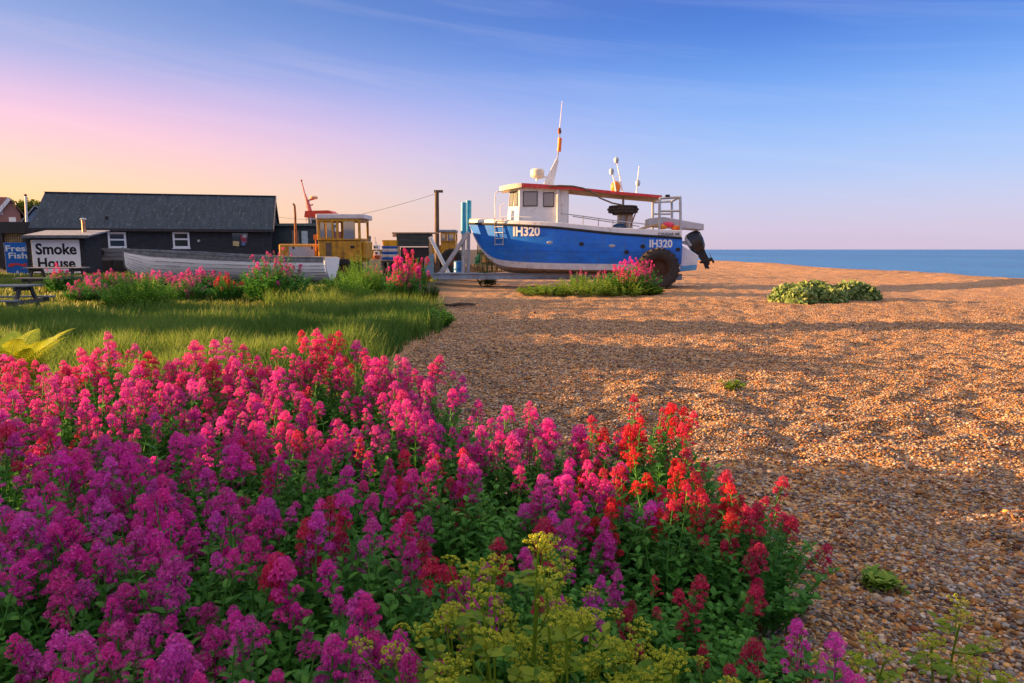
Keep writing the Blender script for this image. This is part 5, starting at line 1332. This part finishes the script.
# ------------------------------------------------------------------ poles, crates, barrel, pots
p = P(437, 270, 40.); t = thing('utility_pole', 'tall dark wooden utility pole between the yellow cab and the blue bow posts', 'utility pole', (p.x, 40., gz(p.x, 40.)))
UF = FR(t.location); b = MB(); tp_ = UF(436.8, 191, 0); b.tube([(0, 0, -.3), (tp_.x, 0, tp_.z)], [.15, .12], 12); b.build('pole', mat('pole_wood', (.11, .075, .05), .85, .3, 5), t, smooth=True)
b = MB(); b.box((tp_.x + .1, 0, tp_.z - .02), (.5, .14, .14)); b.build('cross_arm', mat('pole_wood', (.1, .07, .05)), t)
w0 = UF(435.5, 194, 0); w1 = UF(250, 212, 18.); b = MB(); b.tube([w0 + (w1 - w0) * f - Vector((0, 0, 1.0 * math.sin(math.pi * f))) for f in np.linspace(0, 1, 14)], .012, 5); b.build('wire', DARKTRIM, t)
p = P(27, 250, 46.); t = thing('flag_pole', 'slim white pole standing by the left gable of the black hut', 'pole', (p.x, 46., .25)); WF2 = FR(t.location)
b = MB(); q = WF2(25.5, 196, 0); b.tube([(0, 0, -.2), (q.x, 0, q.z)], [.10, .06], 10); b.build('pole', WHITE, t, smooth=True); b = MB(); b.ball((q.x, 0, q.z + .05), .09, 8); b.build('finial', RUST, t, smooth=True)
def crate(px0, px1, py0, py1, Y, m, label):
    a, c = P(px0, py0, Y), P(px1, py1, Y); w, h = c.x - a.x, a.z - c.z; dd = .55
    t = thing('fish_crate', label, 'fish crate', ((a.x + c.x) / 2, Y + dd / 2, c.z), 0, 'stack of fish crates')
    b = MB(); e_ = .03
    b.loft([[(x * s_, y * s_, z) for x, y in ((-w / 2, -dd / 2), (w / 2, -dd / 2), (w / 2, dd / 2), (-w / 2, dd / 2))] for z, s_ in ((0, .90), (h - .05, .97), (h - .05, 1.0), (h - .004, 1.0), (h - .004, .93), (.04, .86))], caps=True)
    b.build('tub', m, t)
    b = MB()
    for k in range(4): x = (-.36 + .24 * k) * w; b.bx(x - .02, x + .02, -dd / 2 * .985 - .012, -dd / 2 * .93, .02, h - .055)
    b.build('rib', m, t)
CY_ = 33.; PLB, PLW, PLY = mat('crate_blue', (.02, .12, .50), .5), mat('crate_white', (.62, .62, .60), .5), mat('crate_yellow', (.72, .38, .02), .5)
crate(382, 396, 240, 246, CY_, PLY, 'yellow fish crate, topmost of the stack left of the dark bin')
for k, (m_, nm) in enumerate([(PLB, 'upper blue'), (PLW, 'upper white'), (PLB, 'lower blue'), (PLW, 'lower white'), (PLB, 'bottom blue')]):
    crate(381.4, 396.2, 246 + 2.8 * k, 248.8 + 2.8 * k, CY_, m_, nm + ' fish crate in the stack under the yellow one')
s = MB(); q0, q1 = P(380.5, 260.2, CY_ - .2), P(397.5, 263.5, CY_ - .2); gq = gz(q0.x, CY_)
s.bx(q0.x, q1.x, CY_ - .1, CY_ + .75, q0.z - .10, q0.z - .02)
for x in (q0.x + .08, (q0.x + q1.x) / 2, q1.x - .08): s.bx(x - .06, x + .06, CY_ - .1, CY_ + .75, gq - .05, q0.z - .103)
tag(s.build('pallet', DARKW), 'dark wooden pallet carrying the stack of fish crates', 'pallet')
p = P(415, 262, 34.); t = thing('timber_bin', 'large dark timber bin with pale edge posts right of the fish crates', 'bin', (p.x, 34., gz(p.x, 34.))); BF = FR(t.location)
b = MB(); a, c = BF(396.5, 233.6, 0), BF(430, 246.4, 0); b.bx(a.x, c.x, 0, 1.2, c.z, a.z); boarded(b, a.x, c.x, -.003, c.z, a.z, .22); b.build('upper_panel', mat('bin_green_grey', (.045, .055, .055), .8, .3, 3, stretch=(.5, 1, 5)), t)
b = MB(); a2, c2 = BF(400.5, 247.2, 0), BF(428.5, 264, 0); b.bx(a2.x, c2.x, .05, 1.15, -.1, a2.z); b.build('lower_panel', mat('bin_dark', (.03, .03, .035), .8), t)
b = MB(); PW = mat('pale_timber', (.42, .28, .17), .8, .2, 5)
for q0, q1, y0, y1 in ((392.6, 396.3, 233, 237), (396.6, 400.2, 246, 264), (429, 431.5, 240, 264)):
    u, w = BF(q0, y0, -.03), BF(q1, y1, -.03); b.bx(u.x, w.x, -.06, .06, max(w.z, -.1), u.z)
u, w = BF(392, 232.3, -.02), BF(436, 233.5, -.02); b.bx(u.x, w.x, -.08, 1.25, w.z + .005, u.z); b.build('edge_post', PW, t)
# lichen-coloured flower bush top and blue barrel
p = P(458.5, 274.5, 32.); t = thing('barrel', 'blue plastic barrel behind the trailer braces', 'barrel', (p.x, 32., p.z)); rr_ = (P(463, 270, 32.).x - P(453.6, 270, 32.).x) / 2; hh = P(458, 262, 32.).z - p.z
b = MB(); b.lathe([(0, 0), (rr_ * .92, 0), (rr_, hh * .1), (rr_ * 1.02, hh * .33), (rr_ * .97, hh * .36), (rr_ * 1.02, hh * .40), (rr_ * 1.02, hh * .64), (rr_ * .97, hh * .67), (rr_, hh * .9), (rr_ * .9, hh), (0, hh)], 24); b.build('drum', mat('barrel_blue', (.02, .16, .48), .4, .1), t, smooth=True)
b = MB(); b.lathe([(rr_ * .93, hh + .002), (rr_ * .96, hh + .04), (rr_ * .2, hh + .05), (0, hh + .05)], 24); b.build('lid', mat('barrel_lid', (.03, .20, .50), .4), t, smooth=True)
# lobster pots
NETM = mat('pot_net', (.30, .20, .08), .9, .5, 16, bump=.5); g = random.Random(9)
for k, (px, py, lab) in enumerate([(482.5, 273, 'brown lobster pot at the bottom left of the pile by the blue bow'), (492, 272, 'brown lobster pot in the middle of the bottom layer by the blue bow'), (500.5, 272, 'brown lobster pot at the right of the pile, under the blue bow'),
                                    (485.5, 263.2, 'lobster pot on the left of the second layer by the blue bow'), (494.5, 262.8, 'lobster pot on the right of the second layer under the stem'), (482.8, 254, 'topmost lobster pot of the pile behind the blue bow')]):
    p = P(px, py, 32.4 + .15 * (k % 2)); t = thing('lobster_pot', lab, 'lobster pot', (p.x, 32.4 + .15 * (k % 2), p.z), g.uniform(-.3, .3), 'pile of lobster pots')
    w_, d_, h_ = .50, .38, .42; b = MB(); b.tube([(-w_ / 2, -d_ / 2, .02), (w_ / 2, -d_ / 2, .02), (w_ / 2, d_ / 2, .02), (-w_ / 2, d_ / 2, .02), (-w_ / 2, -d_ / 2, .02)], .018, 6)
    for x in (-w_ / 2, 0, w_ / 2): b.tube([(x, d_ / 2 * math.cos(q), .02 + h_ * math.sin(q)) for q in np.linspace(0, math.pi, 9)], .016, 6)
    b.build('frame', DARKTRIM, t, smooth=True)
    b = MB()
    for q in np.linspace(.15, math.pi - .15, 10): b.tube([(x, d_ / 2 * math.cos(q), .02 + h_ * math.sin(q)) for x in (-w_ / 2, w_ / 2)], .010, 4)
    for x in np.linspace(-w_ / 2, w_ / 2, 12): b.tube([(x, d_ / 2 * math.cos(q), .02 + h_ * math.sin(q)) for q in np.linspace(0, math.pi, 9)], .008, 4)
    b.build('netting', NETM, t)
# net heap, green and tan
def heap(name, px, py, Y, rx, h, m, label, seed):
    g = np.random.default_rng(seed); p = P(px, py, Y); b = MB()
    for k in range(26):
        q = g.random() * 6.28; r = rx * math.sqrt(g.random()) * .8; z = h * (1 - (r / rx) ** 2) * g.uniform(.4, 1)
        c = np.array([r * math.cos(q), .6 * r * math.sin(q), z]); b.tube([c + np.array([.22 * math.cos(u + q) * rx, .2 * rx * math.sin(u + q), .09 * math.sin(u * 2 + q)]) for u in np.linspace(0, 5.6, 10)], .035, 5)
    b.loft([[(rx * s_ * math.cos(u), .6 * rx * s_ * math.sin(u), z) for u in np.linspace(0, 6.283, 15)[:-1]] for s_, z in ((.95, -.1), (.9, h * .3), (.62, h * .68), (.25, h * .88), (.01, h * .92))])
    return tag(b.build(name, m, smooth=True, loc=(p.x, Y, p.z)), label, 'fishing net')
heap('net_heap', 489, 263, 34., .75, .80, mat('net_green', (.05, .22, .09), .9, .5, 14, bump=.4), 'green fishing net heaped behind the lobster pots', 3)
heap('net_heap', 472, 276, 35., .8, .6, mat('net_brown', (.24, .14, .07), .9, .5, 14, bump=.4), 'brown fishing net heaped on the ground behind the bow posts', 4)

# ------------------------------------------------------------------ boats and roofs in the distance
RY_ = 60.; p = P(322, 255, RY_); t = thing('fishing_boat', 'distant red topped fishing boat rising behind the yellow tractor', 'fishing boat', (p.x, RY_, .2)); DF = FR(t.location)
b = MB(); u = [DF(q, w, 0) for q, w in ((296, 232), (350, 232), (346, 258), (302, 258))]; b.prism([Vector((v.x, -1.3, v.z)) for v in u], (0, 2.6, 0)); b.build('hull', mat('far_hull', (.30, .10, .09), .6), t)
u, w = DF(307, 217, -1), DF(333, 232, -1); b = MB(); b.bx(u.x, w.x, -1, 1, w.z, u.z); wh_ = b.build('wheelhouse', CREAM, t, bevel=.04)
a0, c0 = DF(309.5, 219.5, -1), DF(316, 224, -1); b = MB(); b.bx(a0.x, c0.x, -1.02, -1.003, c0.z, a0.z); b.build('window', GLASSM, wh_)
b = MB(); u, w = DF(304, 210.3, -1.1), DF(334.5, 214.2, -1.1); b.prism([(u.x, -1.15, w.z - .25), (u.x + .1, -1.15, u.z - .05), (w.x - .5, -1.15, u.z), (w.x, -1.15, w.z), (w.x, -1.15, w.z - .2)], (0, 2.3, 0)); b.build('roof', mat('far_red', (.72, .07, .03), .5), t)
b = MB()
for q in (306, 311, 333): b.tube([DF(q, 213, -1.05), DF(q, 224, -1.05)], .05, 6)
b.build('pillar', WHITE, t)
PINK = mat('far_mast', (.62, .22, .20), .6)
b = MB(); b.tube([DF(309, 211, 0), DF(306.4, 199, 0), DF(304.4, 193, 0), DF(301.4, 180.5, 0)], [.16, .12, .07, .04], 8); b.tube([DF(311.5, 211, 0), DF(308, 200, 0)], .07, 6); b.tube([DF(306, 207, 0), DF(313, 204.5, 0)], .06, 6); ms = b.build('mast', PINK, t, smooth=True)
b = MB(); b.lathe([(0, -.12), (.30, -.12), (.36, 0), (.28, .12), (0, .14)], 16, Matrix.Translation(DF(313.6, 197.6, 0))); b.build('radar', mat('far_radar', (.70, .42, .22), .5), ms, smooth=True); b = MB(); b.beam(DF(308, 200.5, 0), DF(314, 199, 0), .2, .1); b.build('bracket', PINK, ms)
b = MB(); b.ball(DF(301.3, 180.6, 0), .10, 8); b.build('mast_lamp', PINK, ms)
# small craft on the beach farther off, between the two yellow cabs
for k, (px0, px1, py0, py1, Y, m_, m2, lab) in enumerate([(366, 383, 245, 251, 78., mat('far_yellow', (.62, .40, .12), .6), WHITE, 'distant yellow boat on the beach, left of the fish crates'), (371, 381, 251, 256, 66., mat('far_orange', (.60, .18, .10), .6), CREAM, 'distant orange dinghy on the beach, just below the yellow one')]):
    p = P((px0 + px1) / 2, py1, Y); t = thing('beached_boat', lab, 'boat', (p.x, Y, p.z - .3)); QF = FR(t.location); u, w = QF(px0, py0, 0), QF(px1, py1, 0)
    b = MB(); b.loft([[(x, -.9 * s_, u.z * .45), (x, -.5 * s_, 0), (x, .5 * s_, 0), (x, .9 * s_, u.z * .45)] for x, s_ in ((u.x, .1), (u.x * .6, .8), (0, 1), (w.x * .7, 1), (w.x, .8))], caps=True); b.build('hull', m_, t)
    b = MB(); b.bx(-.1, w.x * .6, -.5, .5, u.z * .45, u.z); cb = b.build('cabin', m2, t, bevel=.04); b = MB(); b.bx(.05, w.x * .5, -.52, -.503, u.z * .62, u.z * .85); b.build('window', GLASSM, cb)
    b = MB(); b.tube([(w.x * .1, 0, u.z), (w.x * .12, 0, u.z + .9)], .04, 6); b.build('mast', STEEL, t)
p = P(367.5, 254, 38.); b = MB(); q = P(369.6, 236, 38.); b.beam((0, 0, -.6), (q.x - p.x, 0, q.z - p.z), .14, .14); tag(b.build('timber_post', mat('post_blue_grey', (.10, .13, .19), .8), loc=(p.x, 38., p.z)), 'leaning blue grey post right of the yellow tractor', 'post')

# far left: stall roof, brick house, gabled store, trees
p = P(12, 262, 44.); t = thing('market_stall', 'dark open fronted stall with lattice screen behind the blue fish sign', 'stall', (p.x, 44., .25)); KF = FR(t.location)
b = MB(); u, w = KF(-30, 221.8, 0), KF(25.4, 233.2, 0); b.bx(u.x, w.x, 0, 3, w.z, u.z); b.build('roof', TAR, t)
b = MB(); u, w = KF(-28, 233.2, .3), KF(25, 262, .3); b.bx(u.x, w.x, 2.4, 2.5, -.2, u.z - .004); b.build('back_wall', TAR, t)
b = MB()
for k in range(9): q = KF(5 + 2.2 * k, 235, .3); b.bx(q.x - .04, q.x + .04, .28, .32, KF(5, 246, .3).z, u.z - .004)
for py in (237, 240.5, 244): z = KF(5, py, .3).z; b.bx(KF(4, py, .3).x, KF(24, py, .3).x, .322, .35, z - .04, z + .04)
b.build('lattice', mat('lattice_tan', (.30, .24, .13), .8), t)
b = MB()
for q in (2, 24.4, -20): v = KF(q, 240, .1); b.bx(v.x - .08, v.x + .08, .05, .21, -.2, u.z - .006)
b.build('post', TAR, t)
p = P(8.5, 221.5, 44.); b = MB(); a, c = P(5.2, 217, 44.), P(12, 221.6, 44.); b.bx(a.x, c.x, 44.3, 44.36, c.z - .01, a.z); tag(b.build('roof_sign', BOARD), 'small blank white board standing on the dark stall roof', 'sign')
BRICK, nt2, bb_ = nodes_of('brick'); br = nt2.nodes.new('ShaderNodeTexBrick'); br.inputs['Scale'].default_value = 4; br.inputs['Color1'].default_value = (.36, .12, .08, 1); br.inputs['Color2'].default_value = (.28, .09, .06, 1); br.inputs['Mortar'].default_value = (.35, .30, .26, 1)
tcn = nt2.nodes.new('ShaderNodeTexCoord'); mpn = nt2.nodes.new('ShaderNodeMapping'); mpn.inputs['Rotation'].default_value = (R(90), 0, 0); nt2.links.new(tcn.outputs['Object'], mpn.inputs['Vector']); nt2.links.new(mpn.outputs[0], br.inputs['Vector']); nt2.links.new(br.outputs[0], bb_.inputs['Base Color'])
p = P(2, 250, 75.); t = thing('brick_house', 'red brick house with steep gable at the far left behind the stall', 'house', (p.x, 75., 0), R(34)); NF = FR(t.location, R(34))
ga, gb, gc = NF(-30, 214, 0), NF(20, 213, 0), NF(9.5, 199.5, 0); b = MB(); b.bx(ga.x, gb.x, 0, 8, 0, gb.z)
b.prism([(NF(-1, 213, 0).x, 0, gb.z), (gb.x, 0, gb.z), (gc.x, 0, gc.z)], (0, 8, 0)); b.build('wall', BRICK, t)
b = MB(); l_ = NF(-1, 213, 0).x; b.prism([(gc.x, -.3, gc.z + .05), (gb.x + .4, -.3, gb.z - .4), (gb.x + .4, 8.3, gb.z - .4), (gc.x, 8.3, gc.z + .05)], (0, 0, .18)); b.prism([(gc.x, -.3, gc.z + .052), (l_ - .2, -.3, gb.z - .2), (l_ - .2, 8.3, gb.z - .2), (gc.x, 8.3, gc.z + .052)], (0, 0, .18))
b.prism([(ga.x, -.3, gb.z), (l_ + .3, -.3, gb.z), (l_ + .3, 4, gc.z - .15), (ga.x, 4, gc.z - .15)], (0, 0, .15)); rf = b.build('roof', mat('tile_roof', (.16, .09, .08), .8, .3, 6), t)
b = MB(); b.beam((gc.x, -.34, gc.z + .08), (l_ - .2, -.34, gb.z - .15), .06, .35); b.build('bargeboard', WHITE, rf); b = MB(); q = NF(2, 197, 3); b.bx(q.x - .5, q.x + .5, 3, 4, gb.z, q.z); b.build('chimney', BRICK, rf)
a, c = NF(-1, 209, 0), NF(3, 214.5, 0); b = MB(); b.bx(a.x, c.x, -.06, -.003, c.z, a.z); w_ = b.build('window', WHITE, t); b = MB(); b.bx(a.x + .1, c.x - .1, -.075, -.063, c.z + .1, a.z - .1); b.build('pane', GLASSM, w_)
p = P(32, 240, 52.); t = thing('gabled_store', 'blue grey gabled store just left of the black hut', 'store', (p.x, 52., 0), R(34)); GF = FR(t.location, R(34))
q0, q1, q2 = GF(21.5, 222, 0), GF(35, 206.5, 0), GF(60, 222, 0); b = MB(); b.prism([(q0.x, 0, 0), (q2.x, 0, 0), (q2.x, 0, q0.z - .2), (q1.x, 0, q1.z - .15), (q0.x, 0, q0.z - .2)], (0, 5, 0)); b.build('wall', mat('store_blue', (.14, .22, .32), .7), t)
b = MB(); b.prism([(q0.x - .1, -.2, q0.z - .15), (q1.x, -.2, q1.z), (q1.x, 5.2, q1.z), (q0.x - .1, 5.2, q0.z - .15)], (0, 0, .14)); b.prism([(q1.x, -.2, q1.z + .002), (q2.x, -.2, q2.z - .15), (q2.x, 5.2, q2.z - .15), (q1.x, 5.2, q1.z + .002)], (0, 0, .14)); b.build('roof', FELT, t)
M_TREE = leafy('tree_leaf', (.07, .12, .02), (.22, .26, .04), .4); M_BARK = mat('bark', (.08, .055, .04), .9, .3, 6, bump=.4)
def tree(px, pyt, Y, rad, label, seed, sc=.9):
    g = np.random.default_rng(seed); tp_ = P(px, pyt, Y); return tree_at(tp_.x, Y, tp_.z, rad, label, seed, sc, 'trees beyond the hut')
def tree_at(x, Y, h, rad, label, seed, sc=.9, grp='unseen trees added for shade'):
    g = np.random.default_rng(seed); t = thing('tree', label, 'tree', (x, Y, 0), 0, grp)
    b = MB(); cz = h - rad * sc; b.tube([(0, 0, -.3), (.05, 0, h * .3), (.1, .1, cz)], [.28, .22, .1], 9)
    for k in range(7):
        q = k * .9 + g.random(); b.tube([(.05, 0, h * (.3 + .05 * k)), (rad * .35 * math.cos(q), rad * .35 * math.sin(q), cz), (rad * .7 * math.cos(q), rad * .7 * math.sin(q), cz + .3 * rad * g.normal())], [.1, .06, .02], 6)
    b.build('trunk', M_BARK, t, smooth=True); nb = NB()
    for k in range(34):
        d = rdir(1, g)[0]; c = np.array([0, 0, cz]) + d * rad * [.72, .72, sc * .72] * g.random() ** .4; n = 210; pd = rdir(n, g)
        pos = c + pd * rad * .34 * g.random((n, 1)) ** .4; v, t3, kk = leaf_batch(pos, pd + .8 * rdir(n, g), rdir(n, g), .26 * (.7 + .6 * g.random(n)), .10, .2); nb.add(v, t3, np.repeat(np.clip(g.random(n) * .6 + .4 * g.random(), 0, 1), kk))
    nb.mesh('crown', M_TREE, parent=t)
tree(20, 198.5, 82., 2.6, 'round green tree left of the slim white pole', 1); tree(31, 199.5, 84., 2.4, 'round green tree right of the slim white pole', 2)
tree(-1, 197.5, 95., 2.6, 'dark tree top showing behind the brick house roof', 3)

# ------------------------------------------------------------------ huts, trees and a tower added out of view, left, to cast the shade
def shade_hut(x0, x1, y0, y1, h, rh, label):
    t = thing('timber_hut', label, 'hut', ((x0 + x1) / 2, y0, 0), 0, 'unseen huts added for shade'); w, d = (x1 - x0) / 2, y1 - y0
    b = MB(); b.bx(-w, w, 0, d, -.2, h); b.prism([(-w, 0, h), (-w, d, h), (-w, d / 2, rh - .1)], (2 * w, 0, 0)); b.build('wall', TAR, t)
    b = MB(); k = (rh - h) / (d / 2)
    b.prism([(-w - .2, -.3, h - k * .3), (w + .2, -.3, h - k * .3), (w + .2, d / 2, rh), (-w - .2, d / 2, rh)], (0, 0, .08)); b.prism([(-w - .2, d + .3, h - k * .3), (w + .2, d + .3, h - k * .3), (w + .2, d / 2, rh + .002), (-w - .2, d / 2, rh + .002)], (0, 0, .08)); b.build('roof', ROOFM, t)
shade_hut(-17, -11, -3.5, 4.3, 2.3, 3.2, 'dark timber hut out of view, added to shade the flower bed')  # unseen hut added to keep the front of the bed in shade
tree_at(-17.5, 12.6, 3.7, 1.7, 'small leafy tree out of view, added to dapple grass and shingle with shade', 11); tree_at(-19.0, 16.2, 4.0, 1.9, 'broad leafy tree out of view, added to dapple grass and shingle with shade', 12)  # unseen trees put here for soft dappled shade on grass and shingle
t = thing('shade_tower', 'tall narrow black tower out of view, added to cast a long shadow band', 'shade caster', (-18, 16.6, 0)); b = MB(); b.bx(-1.4, 1.4, 0, 1.0, -.2, 6.4); b.build('wall', TAR, t); b = MB(); b.prism([(-1.55, -.12, 6.38), (1.55, -.12, 6.38), (1.55, .5, 7.0), (-1.55, .5, 7.0)], (0, 0, .07)); b.prism([(-1.55, 1.12, 6.38), (1.55, 1.12, 6.38), (1.55, .5, 7.002), (-1.55, .5, 7.002)], (0, 0, .07)); b.build('roof', ROOFM, t)  # unseen tower added for the long narrow shadow across the beach
shade_hut(-35, -28, 24.5, 34.5, 2.9, 4.6, 'dark timber hut out of view, added to shade the rowing boat')  # unseen hut added so the rowing boat lies in shade
for o in list(SC.objects):
    if o.type == 'FONT': bpy.data.objects.remove(o)
